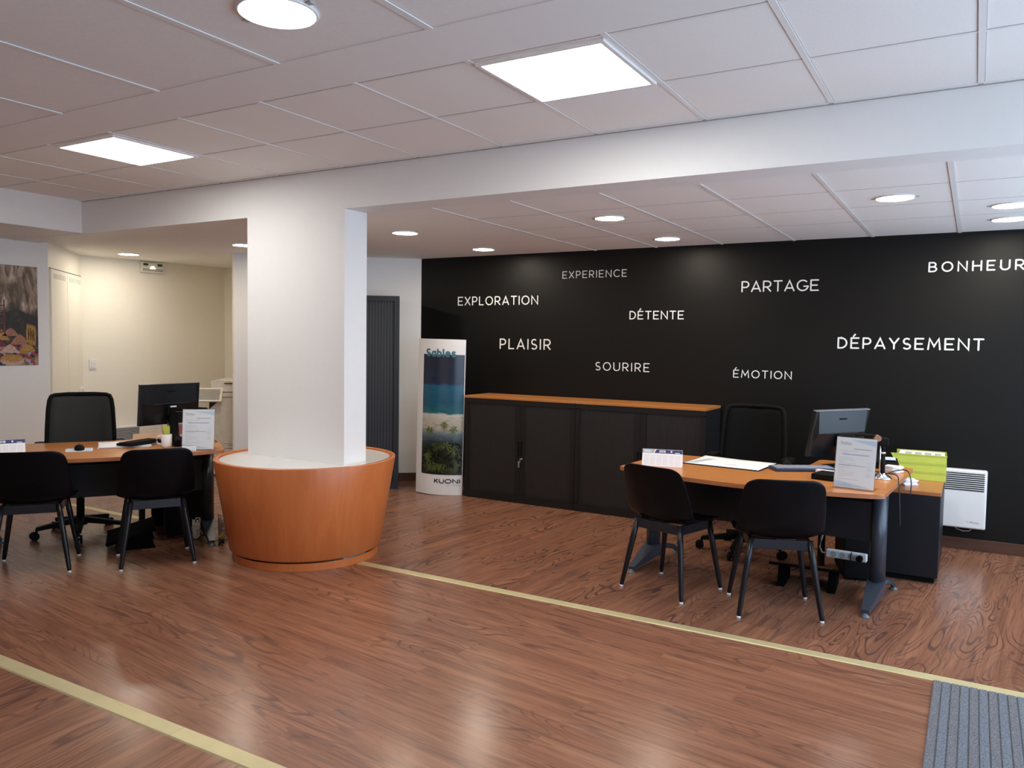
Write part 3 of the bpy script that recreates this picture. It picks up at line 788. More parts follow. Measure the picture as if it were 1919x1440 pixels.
dup(desk, (LD.x, LD.y, 0), LA, 'cherry corner desk with black metal legs between the planter and the cream alcove')
def rd(u, v): c, s = math.cos(RA), math.sin(RA); return (RD.x + c*u - s*v, RD.y + s*u + c*v)
def ld(u, v): c, s = math.cos(LA), math.sin(LA); return (LD.x + c*u - s*v, LD.y + s*u + c*v)

# ------------------------------------------------------------------ visitor chairs
FRAMEM = simple('blue_black_frame', (.010, .012, .019), .30, spec=.5)
def make_chair(label, loc, rot):
    t = thing('shell_chair', label, 'chair', loc, rot, 'black shell chairs at the desks')
    prof = [(.245, .425), (.225, .446), (.15, .448), (.05, .440), (-.06, .432), (-.135, .440), (-.180, .475), (-.205, .535), (-.222, .60), (-.238, .67), (-.252, .735), (-.258, .765), (-.262, .785), (-.264, .797)]
    hw = [.205, .225, .236, .240, .243, .244, .243, .241, .238, .232, .222, .212, .190, .150]
    rise = [.0, .008, .020, .030, .040, .045, .030, .0, 0, 0, 0, 0, 0, 0]
    wrap = [0, 0, 0, 0, 0, .02, .045, .060, .055, .045, .032, .026, .02, .014]
    m = MB(); NX = 12; co = []
    for (y, z), w, r, q in zip(prof, hw, rise, wrap):
        for k in range(NX+1):
            u = k/NX*2-1; co.append((w*u, y + q*abs(u)**2.4, z + r*abs(u)**2.6))
    n = NX+1
    m.faces(co, [(j*n+k, j*n+k+1, (j+1)*n+k+1, (j+1)*n+k) for j in range(len(prof)-1) for k in range(NX)], None, True)
    m.build('seat_shell', BLACKPL, t, solid=.012, sub=2)
    for sx in (-1, 1):
        for front in (0, 1):
            top = (sx*.158, .155 if front else -.150, .440); bot = (sx*.224, .205 if front else -.215, .012)
            tp, bt = Vector(top), Vector(bot)
            l = MB().tube([tp, tp.lerp(bt, .3), tp.lerp(bt, .97), bt], [.0175, .0185, .0135, .0115], 14)
            lg = l.build('leg', BLACKWD, t)
            MB().cyl((bot[0], bot[1], 0), (bot[0], bot[1], .012), .0125, .011, 14).build('foot_glide', WPLAST, lg)
    fr = MB()
    fr.box((-.150, -.160, .384), (.150, -.142, .440), bev=.002); fr.box((-.150, .145, .384), (.150, .163, .440), bev=.002)
    fr.box((-.168, -.148, .384), (-.150, .150, .440), bev=.002); fr.box((.150, -.148, .384), (.168, .150, .440), bev=.002)
    fr.build('seat_frame', FRAMEM, t)
    return t
ch = make_chair('angled black shell chair near the calendar at the desk by the black wall', (-1.593, 4.744, 0), R(-16.4))
dup(ch, (-.962, 4.703, 0), R(22.3), 'black shell chair in front of the flyer stand at the desk by the black wall')
dup(ch, (-4.810, 3.405, 0), R(59), 'black shell chair at the alcove desk, next to the planter')
dup(ch, (-5.300, 2.870, 0), R(51.6), 'black shell chair at the alcove desk, cut off by the picture edge')

# ------------------------------------------------------------------ office chairs
def make_office(label, loc, rot, backm):
    t = thing('office_chair', label, 'office chair', loc, rot, 'black office chairs behind the desks')
    b = MB(); b.cyl((0, 0, .075), (0, 0, .135), .045, .040, 24)
    for k in range(5):
        a = R(18 + 72*k); c, s = math.cos(a), math.sin(a)
        b.taper((c*.03, s*.03, .115), .055, .045, (c*.30, s*.30, .080), .034, .026)
    b.build('star_base', BLACKMT, t)
    for k in range(5):
        a = R(18 + 72*k); c, s = math.cos(a), math.sin(a); ox, oy = -s, c
        m = MB()
        for e in (-1, 1): m.cyl((c*.315+ox*e*.010, s*.315+oy*e*.010, .030), (c*.315+ox*e*.026, s*.315+oy*e*.026, .030), .030, n=20)
        m.cyl((c*.315-ox*.012, s*.315-oy*.012, .030), (c*.315+ox*.012, s*.315+oy*.012, .030), .008, n=10)
        m.cyl((c*.30, s*.30, .045), (c*.30, s*.30, .085), .009, n=10)
        m.build('caster', BLACKMT, t)
    MB().cyl((0, 0, .12), (0, 0, .28), .028, n=20).cyl((0, 0, .28), (0, 0, .42), .014, n=16).build('gas_column', BLACKMT, t)
    s_ = MB().prism(round_poly([(-.24, -.24), (.24, -.24), (.245, .20), (-.245, .20)], .08), .435, .500, bev=.015)
    s_.box((-.10, -.12, .405), (.10, .12, .437)); s_.build('seat', BLACKMT, t)
    # the back: tall frame with mesh panel, user faces +y, back at -y
    def bk(x, z): y = -.235 - .05*((z-.45)/.6) + .05*(abs(x)/.23)**2; return Vector((x, y, z))
    zt, zb = 1.065, .50
    f = MB()
    path = [bk(-.232, zb), bk(-.238, .65), bk(-.234, .80), bk(-.226, .95), bk(-.217, 1.02)] + [bk(x, z) for x, z in ((-.205, 1.048), (-.18, 1.060), (-.09, zt), (.09, zt), (.18, 1.060), (.205, 1.048), (.217, 1.02))] + [bk(.226, .95), bk(.234, .80), bk(.238, .65), bk(.232, zb), bk(.12, zb-.015), bk(-.12, zb-.015), bk(-.232, zb)]
    f.tube(path, .015, 10)
    fr_ = f.build('back_frame', BLACKMT, t)
    m = MB(); NX, NZ = 8, 10; co = []
    for j in range(NZ+1):
        z = zb + (zt-zb)*j/NZ; hwid = .234 - .022*max(0, (z-.65)/.4)
        for i in range(NX+1): co.append(bk(hwid*(2*i/NX-1), z))
    m.faces(co, [(j*(NX+1)+i, j*(NX+1)+i+1, (j+1)*(NX+1)+i+1, (j+1)*(NX+1)+i) for j in range(NZ) for i in range(NX)], None, True)
    m.build('backrest', backm, t, solid=.008)
    MB().tube([(0, -.10, .42), (0, -.24, .43), (0, -.315, .52), (0, -.33, .70)], [.03, .03, .025, .018], 10).build('back_support', BLACKMT, t)
    for sx in (-1, 1):
        MB().tube([(sx*.20, -.13, .425), (sx*.270, -.13, .44), (sx*.278, -.13, .52), (sx*.278, -.13, .675)], [.018, .018, .018, .015], 10).prism(round_poly([(sx*.278-.035, -.235), (sx*.278+.035, -.235), (sx*.278+.035, -.03), (sx*.278-.035, -.03)], .03), .672, .700, bev=.006).build('armrest', BLACKMT, t)
    return t
oc = make_office('black office chair behind the desk against the black wall', (-1.435, 5.895, 0), R(180), BLACKMT)
make_office('black mesh-back office chair behind the desk by the cream wall', (-5.900, 3.535, 0), R(236), MESHF)

# ------------------------------------------------------------------ monitors
def monitor(label, loc, rot, tilt, zc, w=.51, h=.315, proto=None):
    t = thing('computer_monitor', label, 'monitor', loc, rot)
    M = Matrix.Translation((0, 0, zc-DZ)) @ Matrix.Rotation(tilt, 4, 'X')
    m = MB().box((-w/2, -.010, -h/2), (w/2, .014, h/2), M=M, bev=.004)
    zg = .008
    def half(z1, y0, y1):
        a, b, c = w*.42, w*.475, w*.44
        co = [M @ Vector(q) for q in ((-a, -y0, zg), (a, -y0, zg), (c, -y1, z1), (-c, -y1, z1), (-b, -.0095, zg), (b, -.0095, zg), (b, -.0095, z1), (-b, -.0095, z1))]
        m.faces(co, [(0, 1, 2, 3), (4, 0, 3, 7), (1, 5, 6, 2), (7, 3, 2, 6), (4, 5, 1, 0)], None)
    half(h*.485, .034, .0112); half(-h*.47, .030, .0112)
    hs = m.build('housing', MONM, t)
    MB().box((-w/2, -.011, h/2-.0015), (w/2, .015, h/2+.0015), M=M).build('top_edge', STEELL, hs)
    g = MB().box((-w*.31, -.0350, .004), (w*.31, -.0280, .011), M=M)
    g.build('vent_groove', INK, hs)
    MB().box((-.032, -.0220, .095), (.032, -.0180, .105), M=M).build('maker_mark', GREYP if False else BLACKMT, hs)
    MB().box((-w/2+.012, .0138, -h/2+.016), (w/2-.012, .0152, h/2-.012), M=M).build('screen', INK, hs)
    MB().box((-.045, -.052, -.085), (.045, -.019, -.004), M=M, bev=.004).build('mount', BLACKMT, t)
    MB().box((-.026, -.0535, -.030), (.026, -.0515, -.008), M=M).build('sticker', PAPER, t)
    for q_ in (-.03, .035):
        e_ = M @ Vector((q_, -.030, -h*.40)); MB().tube([e_, (e_.x+.004, e_.y-.012, e_.z*.5), (e_.x+.03, e_.y-.005, .02), (e_.x+.06, e_.y+.03, .004)], .003, 6).build('video_cable', CABLE, t)
    p_ = M @ Vector((0, -.045, -.05))
    MB().taper((p_.x, p_.y-.01, p_.z+.03), .055, .022, (0, -.055, .012), .075, .026).build('stand_neck', BLACKMT, t)
    MB().prism(round_poly([(-.105, -.14), (.105, -.14), (.105, .06), (-.105, .06)], .05), .0005, .014, bev=.004).build('stand_base', BLACKMT, t)
    return t
MONM = simple('monitor_black_plastic', (.006, .0068, .009), .30, spec=.36)
monitor('computer monitor with bluish back on the desk by the black wall behind the flyer stand', (-.775, 5.665, DZ), R(57), R(12), .955)
monitor('plain black computer monitor on the alcove desk seen from behind', (-5.36, 3.925, DZ), R(88), R(5), 1.012)

# ------------------------------------------------------------------ things on the desks
def lines_fn(w0): return lambda a, b, c: Vector((a - w0/2, -c, b))
def flyer(label, loc, rot, h):
    t = thing('flyer_stand', label, 'flyer stand', loc, rot, 'A4 flyer stands on the desks')
    w = .215; tl = R(-9)
    M = Matrix.Rotation(tl, 4, 'X')
    s = MB().box((-w/2-.004, -.004, .004), (w/2+.004, -.0025, h+.004), M=M)
    s.box((-w/2-.004, .0025, .004), (w/2+.004, .004, h+.004), M=M); s.box((-w/2-.004, -.035, 0), (w/2+.004, .115, .0035), bev=.001)
    s.build('acrylic_holder', ACRYL, t)
    sh = MB().box((-w/2, -.0016, .006), (w/2, .0016, h), M=M).build('sheet', PAPER, t)
    pr = MB()
    def F(a, b, c): return M @ Vector((a - w/2, -.0018 - c, b))
    add_strokes(pr, word_strokes('Tinchou', .062, .017), .0022, .0003, lambda a, b, c: F(.018+a, h-.042+b, c), INKG)
    def quad(pts, mat, lv=1): pr.faces([F(a, b, .0002*lv) for a, b in pts], [tuple(range(len(pts)))], mat)
    quad([(.075, h-.012), (.215, h-.012), (.215, h-.042), (.150, h-.030)], PALEB); quad([(.0, .012), (.20, .012), (.10, .030), (.0, .044)], PALEB)
    def row(x0, x1, z, t_, mat): quad([(x0, z), (x1, z), (x1, z+t_), (x0, z+t_)], mat, 2)
    row(.095, .190, h-.066, .0045, INKG); row(.018, .12, h-.078, .003, INKL); row(.035, .180, h-.100, .0065, INKB); row(.03, .06, h-.090, .003, INKL)
    z = h-.115; rr = random.Random(5)
    while z > .06:
        x1 = .05 + .07*rr.random(); row(.018, x1, z, .0022, INKL)
        if rr.random() < .6: row(.17, .195, z, .0022, INKL)
        z -= .0085
    row(.018, .165, h*.45, .003, INKG); row(.018, .13, .052, .003, INKL)
    pr.build('print', PAPER, sh)
    return t
flyer('white A4 flyer in a clear stand on the desk by the black wall', (-.570, 4.835, DZ), R(-8), .292)
flyer('white A4 flyer in a clear stand on the alcove desk beside the column', (-4.782, 3.730, DZ), R(40), .292)
def calendar(label, loc, rot):
    t = thing('desk_calendar', label, 'calendar', loc, rot, 'triangular desk calendars')
    w, h = .262, .108
    ms = MB().prism([(-.038, 0), (.038, 0), (.002, h), (-.002, h)], -w/2, w/2, M=Matrix(((0,0,1,0),(1,0,0,0),(0,1,0,0),(0,0,0,1))))
    st = ms.build('card', PAPER, t)
    nrm = Vector((0, -h, .036)).normalized(); up = Vector((0, .036, h)).normalized(); L = math.hypot(.036, h)
    def F(a, b, c): return Vector((-w/2 + a, -.038, 0)) + up*b + nrm*c
    pr = MB()
    def quad(pts, mat, lv=1): pr.faces([F(a, b, .0002*lv) for a, b in pts], [tuple(range(len(pts)))], mat)
    quad([(.0, L-.026), (w, L-.026), (w, L-.001), (0, L-.001)], NAVY)
    quad([(.0, L-.026), (.072, L-.026), (.086, L-.001), (0, L-.001)], GREYP, 2); quad([(.072, L-.026), (.078, L-.026), (.092, L-.001), (.086, L-.001)], PAPER, 3)
    quad([(.01, L-.020), (.055, L-.020), (.06, L-.008), (.015, L-.006)], PALEB, 3)
    add_strokes(pr, word_strokes('2018', .038, .013), .003, .0006, lambda a, b, c: F(.112+a, L-.020+b, c), PAPER)
    quad([(.190+.006*math.cos(k*PI/5), L-.013+.006*math.sin(k*PI/5)) for k in range(10)], PAPER, 3); quad([(.215, L-.023), (.245, L-.023), (.245, L-.018), (.215, L-.018)], PALEB, 3)
    for c in range(6):
        for r in range(6): quad([(.012+c*.041, .012+r*.0115), (.044+c*.041, .012+r*.0115), (.044+c*.041, .0145+r*.0115), (.012+c*.041, .0145+r*.0115)], INKL)
    pr.build('print', NAVY, st)
    return t
calendar('triangular desk calendar with navy header on the desk by the black wall', (-1.770, 5.025, DZ), R(14))
calendar('triangular desk calendar with navy header on the alcove desk, cut off by the picture edge', (-5.555, 2.80, DZ), R(66))
# desk pad
dp = thing('desk_pad', 'large paper desk pad lying on the desk by the black wall', 'desk pad', (-1.415, 5.385, DZ), R(-5))
MB().prism(round_poly([(-.265, -.21), (.265, -.21), (.265, .21), (-.265, .21)], .02), .0005, .004).build('base_mat', BLACKMT, dp)
sheet = MB(); co = []; NXp, NYp = 16, 8
for j in range(NYp+1):
    for i in range(NXp+1):
        x = -.255+.51*i/NXp; y = -.195+.39*j/NYp; co.append((x, y, .0048 + .010*max(0, (j/NYp-.6))**2*4*max(0, .5-i/NXp)*2))
sheet.faces(co, [(j*(NXp+1)+i, j*(NXp+1)+i+1, (j+1)*(NXp+1)+i+1, (j+1)*(NXp+1)+i) for j in range(NYp) for i in range(NXp)], None, True)
shp = sheet.build('sheet', PAPER, dp, solid=.0008)
pq = MB()
pq.faces([(-.25, -.19, .0054), (-.19, -.19, .0054), (-.14, .16, .0057), (-.20, .16, .0062)], [(0, 1, 2, 3)], PALEB)
for k in range(5): pq.box((-.235+.01*k, -.12+.05*k, .0060), (-.18+.01*k, -.10+.05*k, .0068), GREYP)
for k in range(4): pq.box((.0, -.06-.012*k, .0054), (.07+.02*(k % 2), -.056-.012*k, .0058), INKL)
pq.box((-.25, -.196, .0054), (.25, -.190, .0058), GREYP)
pq.build('print', PALEB, shp)
# keyboards
def keyboard(label, loc, rot, body, keym, w=.40, d=.145):
    t = thing('keyboard', label, 'keyboard', loc, rot)
    MB().box((-w/2, -d/2, .001), (w/2, d/2, .020), bev=.005).build('case', body, t)
    k = MB(); cols = 20
    for r_ in range(6):
        for c in range(cols):
            x = -w/2+.012 + (w-.024)*c/cols; y = -d/2+.014 + (d-.026)*r_/6
            k.box((x+.001, y+.001, .0195), (x+(w-.024)/cols-.0015, y+(d-.026)/6-.002, .0255))
    k.build('keys', keym, t)
    return t
KEYP = simple('pale_grey_keys', (.30, .33, .40), .5)
KEYD = simple('dark_blue_keyboard_plastic', (.020, .026, .05), .4)
keyboard('dark keyboard with pale keys behind the flyer stand by the black wall', (-.945, 5.385, DZ), R(32), KEYD, KEYP)
keyboard('black keyboard on the alcove desk beside the white mug', (-5.315, 3.640, DZ+.0125), R(102), BLACKMT, BLACKMT, .31, .135)
def mouse(label, loc, rot):
    t = thing('computer_mouse', label, 'mouse', loc, rot)
    m = MB(); n = 20; co = []; rings = [(1, 0.001), (1.02, .010), (.93, .024), (.70, .033), (.35, .037)]
    for s, z in rings:
        for k in range(n): a = 2*PI*k/n; co.append((.032*s*math.cos(a), .056*s*math.sin(a), z))
    vs, _ = m.faces(co, [(j*n+k, j*n+(k+1) % n, (j+1)*n+(k+1) % n, (j+1)*n+k) for j in range(len(rings)-1) for k in range(n)], None, True)
    m.bm.faces.new(vs[-n:]); m.bm.faces.new(vs[:n][::-1])
    m.build('body', BLACKMT, t)
    MB().cyl((-.004, .03, .035), (.004, .03, .035), .008, n=14).build('scroll_wheel', DARKST, t)
    return t
mouse('black computer mouse behind the pale-keyed keyboard by the black wall', (-1.060, 5.490, DZ), R(20))
pd = MB().prism(round_poly([(-.085, -.085), (.085, -.085), (.085, .085), (-.085, .085)], .02), .0005, .003).build('mouse_pad', PALEB); pd.location = (-5.43, 3.25, DZ); pd.rotation_euler = (0, 0, R(58))
tag(pd, 'pale mouse pad under the mouse on the alcove desk', 'mouse pad')
mouse('black computer mouse on the pale pad on the alcove desk', (-5.42, 3.245, DZ+.003), R(60))
# card terminal box and cards on the right desk
bx = thing('black_box_device', 'flat black device box behind the flyer by the black wall', 'device box', (-.735, 5.125, DZ), R(-12))
MB().box((-.085, -.085, .001), (.085, .085, .036), bev=.004).build('case', BLACKMT, bx)
MB().box((.060, -.0862, .012), (.063, -.0848, .026)).build('light', PAPER, bx)
cd = MB().box((-.052, -.018, 0), (.052, .018, .030), bev=.002)
cdo = thing('card_holder', 'little white box of business cards behind the flat black device box', 'business cards', (-.790, 5.275, DZ), R(-10))
cd.build('card_stack', PAPER, cdo); MB().box((-.056, -.022, .0), (.056, -.0185, .012)).build('holder_lip', ACRYL, cdo)
c2 = thing('card_holder', 'small stack of white business cards at the foot of the flyer stand beside the column', 'business cards', (-4.770, 3.648, DZ), R(42))
MB().box((-.046, -.018, 0), (.046, .006, .036), bev=.001).build('card_stack', PAPER, c2)
MB().box((-.05, -.022, 0), (.05, -.0185, .012)).build('holder_lip', ACRYL, c2)
# desk lamps: chrome foot, two-tone post, folded arm reaching over towards the monitor
def lamp(label, loc, rot, joint):
    t = thing('desk_lamp', label, 'desk lamp', loc, rot, 'black and chrome desk lamps')
    MB().lathe([(.058, 0), (.058, .006), (.050, .016), (.028, .030), (.018, .040)], 36, close_bot=True, close_top=True).build('base', CHROME, t)
    MB().cyl((0, 0, .036), (0, 0, .155), .017, .016, 20).build('post', BLACKMT, t)
    MB().cyl((0, 0, .155), (0, 0, .168), .019, n=20).cyl((-.016, -.012, .02), (-.016, -.012, .235), .0045, n=12).build('collar', CHROME, t)
    MB().cyl((0, 0, .168), (0, 0, .215), .013, n=16).build('upper_post', BLACKMT, t)
    MB().box((-.024, -.022, .205), (.030, .022, .255), bev=.008).build('joint', BLACKMT, t)
    MB().tube([(0, 0, .245), (-.04, 0, .262), (-.13, 0, .268), (-.185, 0, .258)], .009, 10).build('arm', BLACKMT, t)
    MB().cyl((-.034, -.024, .250), (-.034, .024, .250), .020, n=18).build('hinge', joint, t)
    MB().prism(round_poly([(-.255, -.028), (-.165, -.028), (-.165, .028), (-.255, .028)], .02), .240, .264, bev=.006).build('lamp_head', BLACKMT, t)
    MB().box((-.245, -.018, .2375), (-.180, .018, .2405)).build('lens', PAPER, t)
    return t
lamp('desk lamp with brown joint and chrome foot on the desk by the black wall', (-.468, 5.33, DZ), R(18), ORANGE)
lamp('black desk lamp with chrome foot behind the flyer on the alcove desk', (*ld(1.53, .43), DZ), R(34), BLACKMT)
# phone on the right desk behind the lamp
def phone(label, loc, rot):
    t = thing('desk_phone', label, 'telephone', loc, rot)
    MB().prism([(-.09, 0), (.09, 0), (.09, .055), (-.09, .02)], -.085, .085, M=Matrix(((0,0,1,0),(1,0,0,0),(0,1,0,0),(0,0,0,1)))).build('base', BLACKMT, t)
    MB().box((-.080, -.10, .050), (-.035, .10, .078), M=Matrix.Rotation(R(11), 4, 'X'), bev=.01).build('handset', BLACKMT, t)
    MB().box((-.015, .02, .046), (.07, .075, .050), M=Matrix.Rotation(R(11), 4, 'X')).build('display', PALEB, t)
    return t
phone('black desk phone between the lamp and the monitor by the black wall', (-.500, 5.850, DZ), R(10))
phone('black desk phone behind the mug on the alcove desk', (-5.085, 3.855, DZ), R(60))
# paper piles
def papers(name, label, cat, loc, rot, n, w, d, mat=PAPER, top=None, twist=5, step=.0022):
    m = MB()
    for k in range(n):
        M = Matrix.Translation((random.uniform(-.006, .006), random.uniform(-.006, .006), 0)) @ Matrix.Rotation(R(random.uniform(-twist, twist)), 4, 'Z')
        m.box((-w/2, -d/2, .0005 + k*step), (w/2, d/2, .0005 + (k+.92)*step), M=M)
    t = tag(m.build(name, mat, loc=loc, rot=rot), label, cat)
    if top: MB().box((-w*.32, -d*.3, n*step), (w*.32, d*.34, n*step+.0015)).build('top_print', top, t)
    return t
papers('paper_pile', 'crumpled white papers behind the brown-jointed desk lamp by the black wall', 'papers', (-.428, 5.655, DZ), R(-30), 12, .09, .08, twist=28, step=.0035)
papers('paper_pile', 'small white papers with blue edge on the low cabinet beside the trays', 'papers', (-.365, 5.98, .600), R(35), 9, .10, .09, top=PALEB, twist=20, step=.004)
papers('paper_pile', 'spread white papers and folder on the alcove desk in front of the mesh chair', 'papers', (-5.425, 3.590, DZ), R(58), 5, .34, .31, twist=3)
papers('paper_pile', 'white brochures under the picture box at the back of the alcove desk', 'papers', (*ld(1.36, .90), DZ), R(58), 10, .24, .19, twist=5)
pk = thing('picture_box', 'box with a pink and grey cover picture at the back of the alcove desk', 'box', (*ld(1.36, .89), DZ+.0235), R(50))
MB().box((-.11, -.05, 0), (.11, .05, .088), bev=.002).build('carton', GREYP, pk)
MB().box((-.07, -.0515, .006), (.10, -.0498, .070)).build('cover_print', BOOKP, pk)
# mug with pens
mg = thing('mug', 'white mug holding pens and a green packet on the alcove desk', 'mug', (-5.095, 3.705, DZ), R(40))
MB().lathe([(.0005, .004), (.031, .004), (.035, .0), (.0365, .010), (.0365, .094), (.0345, .095), (.033, .089), (.031, .012), (.0005, .010)], 36).build('cup', WPLAST, mg)
MB().tube([(-.035, 0, .080), (-.056, 0, .081), (-.068, 0, .066), (-.068, 0, .038), (-.056, 0, .022), (-.035, 0, .022)], .006, 8).build('handle', WPLAST, mg)
tag(MB().box((-.022, -.010, .012), (.022, .008, .155), M=Matrix.Translation((-5.095, 3.705, DZ)) @ Matrix.Rotation(R(40), 4, 'Z')).build('green_packet', LIME), 'green packet standing in the white mug', 'packet')
for k, (a, b, m_, l) in enumerate(((-.020, -.016, ORANGE, 'brown pen in the white mug'), (.018, .016, BLACKMT, 'black pen in the white mug'))):
    M = Matrix.Translation((-5.095, 3.705, DZ)) @ Matrix.Rotation(R(40), 4, 'Z')
    tag(MB().cyl(M @ Vector((a*.4, b, .014)), M @ Vector((a*1.35, b*1.1, .165)), .0042, n=10).build('pen', m_), l, 'pen', 'pens in the mug')

# ------------------------------------------------------------------ pedestal with trays, right
pe = thing('low_pedestal', 'low black cabinet with cherry top under the lime green trays', 'cabinet', (-.500, 5.735, 0), 0)
MB().box((0, 0, .040), (.345, .80, .575), bev=.002).build('carcass', PEDM := simple('blue_black_steel', (.008, .010, .015), .42, spec=.35), pe)
MB().box((-.002, -.003, .576), (.347, .803, .600), EDGEW, bev=.002).build('worktop', None, pe)
MB().box((.02, .03, 0), (.325, .77, .041)).build('plinth', BLACKMT, pe)
lk = MB().cyl((.018, -.010, .525), (.018, .001, .525), .010, n=16).build('lock', CHROME, pe)
for k in range(3):
    z = .601 + k*.0605
    t = (('letter_tray', ('bottom lime green letter tray on the low cabinet beside the heater', 'middle lime green letter tray of the stack on the low cabinet', 'top lime green letter tray holding printed sheets')[k], 'letter tray', (-.302, 6.215, z), R(2), 'lime green letter trays'))
    m = MB(); w, dp_, h = .322, .255, .059
    m.box((-w/2, 0, 0), (w/2, dp_, .003)); m.box((-w/2, 0, .003), (w/2, .003, h)); m.box((-w/2, dp_-.003, .003), (w/2, dp_, h)); m.box((w/2-.003, .003, .003), (w/2, dp_-.003, h))
    m.box((-w/2+.0, -.004, h-.006), (w/2+.004, .0, h-.001))
    # slanted open left end
    m.faces([(-w/2, .0, .003), (-w/2-.030, .0, h), (-w/2, .0, h), (-w/2, .003, .003), (-w/2-.030, .003, h), (-w/2, .003, h)], [(0, 1, 2), (3, 5, 4), (0, 3, 4, 1), (1, 4, 5, 2)])
    tag(m.build('letter_tray', LIME, loc=t[3], rot=t[4]), t[1], t[2], t[5])
sh = thing('tray_sheets', 'white printed sheets lying in the top lime green letter tray', 'papers', (-.302, 6.215, .601+2*.0605), R(2))
m = MB()
for k in range(6): m.box((-.150+.002*k, .008, .004+k*.0085), (.150, .245, .011+k*.0085))
m.build('sheets', PAPER, sh)
m = MB()
for k in range(4): m.box((-.10+.062*k, .05, .0535), (-.06+.062*k, .16, .0550))
m.build('print', INKG, sh)
# cables on the right desk
def cable(name, pts, r, mat, label, n=6):
    P = [Vector(p) for p in pts]; out = []
    for i in range(len(P)-1):
        a, b, c, d = P[max(i-1, 0)], P[i], P[i+1], P[min(i+2, len(P)-1)]
        for k in range(n):
            t = k/n; out.append(.5*((2*b) + (c-a)*t + (2*a-5*b+4*c-d)*t*t + (3*b-a-3*c+d)*t**3))
    out.append(P[-1]); return tag(MB().tube(out, r, 6, mat).build(name, mat), label, 'cable')
cable('black_cable', [(-.55, 5.60, .726), (-.47, 5.50, .732), (-.390, 5.36, .745), (-.365, 5.22, .725), (-.352, 5.17, .60), (-.345, 5.16, .47)], .0035, CABLE, 'black cable looping from the phone and hanging down the desk side by the black wall')
cable('black_cable', [(-.46, 5.50, .727), (-.40, 5.53, .75), (-.340, 5.52, .755), (-.312, 5.45, .70), (-.312, 5.43, .62)], .0035, CABLE, 'black cable bent over the desk edge by the small papers')
cable('black_cable', [(-.60, 5.52, .727), (-.58, 5.46, .728), (-.55, 5.42, .728), (-.53, 5.47, .728), (-.55, 5.53, .728), (-.60, 5.56, .728)], .004, CABLE, 'black cable coiled on the desk behind the brown-jointed lamp')

# ------------------------------------------------------------------ under the right desk
ps = thing('power_strip', 'white four-socket power strip hanging under the desk by the black wall', 'power strip', (-.790, 5.475, .155), RA)
MB().box((0, -.022, 0), (.245, .022, .050), bev=.006).build('body', WPLAST, ps)
for k in range(3):
    MB().cyl((.045+.055*k, -.0235, .025), (.045+.055*k, -.0215, .025), .019, n=24).build('socket', GREYP, ps)
MB().cyl((.208, -.060, .025), (.208, -.021, .025), .021, .018, 20).build('plug', BLACKMT, ps)
MB().tube([(.155, -.026, -.006), (.150, -.030, .02), (.158, -.026, .056)], .003, 6).build('cable_loop', BLACKMT, ps)
MB().tube([(0, 0, .02), (-.03, 0, .022), (-.045, 0, .055), (-.035, 0, .11), (-.02, 0, .17), (-.02, 0, .50)], .005, 8).build('lead', WCABLE, ps)
pc = thing('computer_tower', 'black computer tower standing under the desk by the black wall', 'computer', (-.650, 5.75, 0), R(16))
MB().box((-.10, -.20, .012), (.10, .20, .42), bev=.006).build('case', BLACKMT, pc)
MB().box((-.09, -.19, 0), (.09, .19, .0125)).build('feet', BLACKMT, pc)
FOOTM = simple('dull_black_rubber', (.003, .003, .0035), .9, spec=.04)
def footrest(label, loc, rot):
    t = thing('footrest', label, 'footrest', loc, rot, 'black footrests under the desks')
    MB().box((-.225, -.165, -.009), (.225, .165, .009), M=Matrix.Translation((0, .02, .100)) @ Matrix.Rotation(R(-15), 4, 'X'), bev=.005).build('foot_plate', FOOTM, t)
    for s in (-1, 1):
        MB().prism([(-.14, 0), (.12, 0), (.12, .062), (-.02, .105), (-.10, .115)], -.022, .022, M=Matrix(((0,0,1,s*.15),(1,0,0,0),(0,1,0,0),(0,0,0,1)))).build('support', FOOTM, t)
    return t
fr0 = footrest('black footrest with two supports under the desk by the black wall', (-.870, 5.300, 0), R(3))
dup(fr0, (*ld(1.0, .345), 0), LA + R(90), 'black footrest under the alcove desk behind the shell chairs')
# ------------------------------------------------------------------ under / behind the left desk
p3 = thing('drawer_pedestal', 'black drawer pedestal under the back of the alcove desk', 'drawer unit', (*ld(1.33, 1.03), 0), LA)
MB().box((-.20, -.16, .05), (.20, .14, .56), bev=.003).build('carcass', BLACKMT, p3)
for k in range(3): MB().box((-.195, .1405, .07+.162*k), (.195, .155, .222+.162*k), bev=.002).build('drawer', CABST, p3)
MB().box((-.18, -.14, 0), (.18, .12, .05)).build('plinth', BLACKMT, p3)
tx_, ty_ = ld(1.31, .66)
pc2 = thing('computer_tower', 'black computer tower standing under the alcove desk', 'computer', (tx_, ty_, 0), LA)
MB().box((-.095, -.18, .012), (.095, .18, .42), bev=.006).build('case', BLACKMT, pc2)
MB().box((-.085, -.17, 0), (.085, .17, .0125)).build('feet', BLACKMT, pc2)
def tangle(label, name, c, mat, sx, h, seed, n=46, r=.0035):
    rr = random.Random(seed); P = []
    for k in range(n):
        a = k*1.35; f = .35 + .65*rr.random()
        P.append((c[0] + sx*f*math.cos(a)*.7, c[1] + sx*f*math.sin(a), c[2] + .006 + h*rr.random()**1.2))
    return cable(name, P, r, mat, label, 5)
tangle('tangle of white cables between the alcove desk leg and the planter', 'white_cable', (-4.888, 4.032, 0), WCABLE, .044, .17, 3)
tangle('yellowish coil of cable on the floor beside the alcove desk leg', 'yellow_cable', (-4.812, 3.950, 0), CLIPM, .038, .06, 8, 22)
tangle('black cables lying on the floor between the alcove desk leg and planter', 'black_cable', (-4.742, 3.895, 0), CABLE, .032, .05, 12, 22)

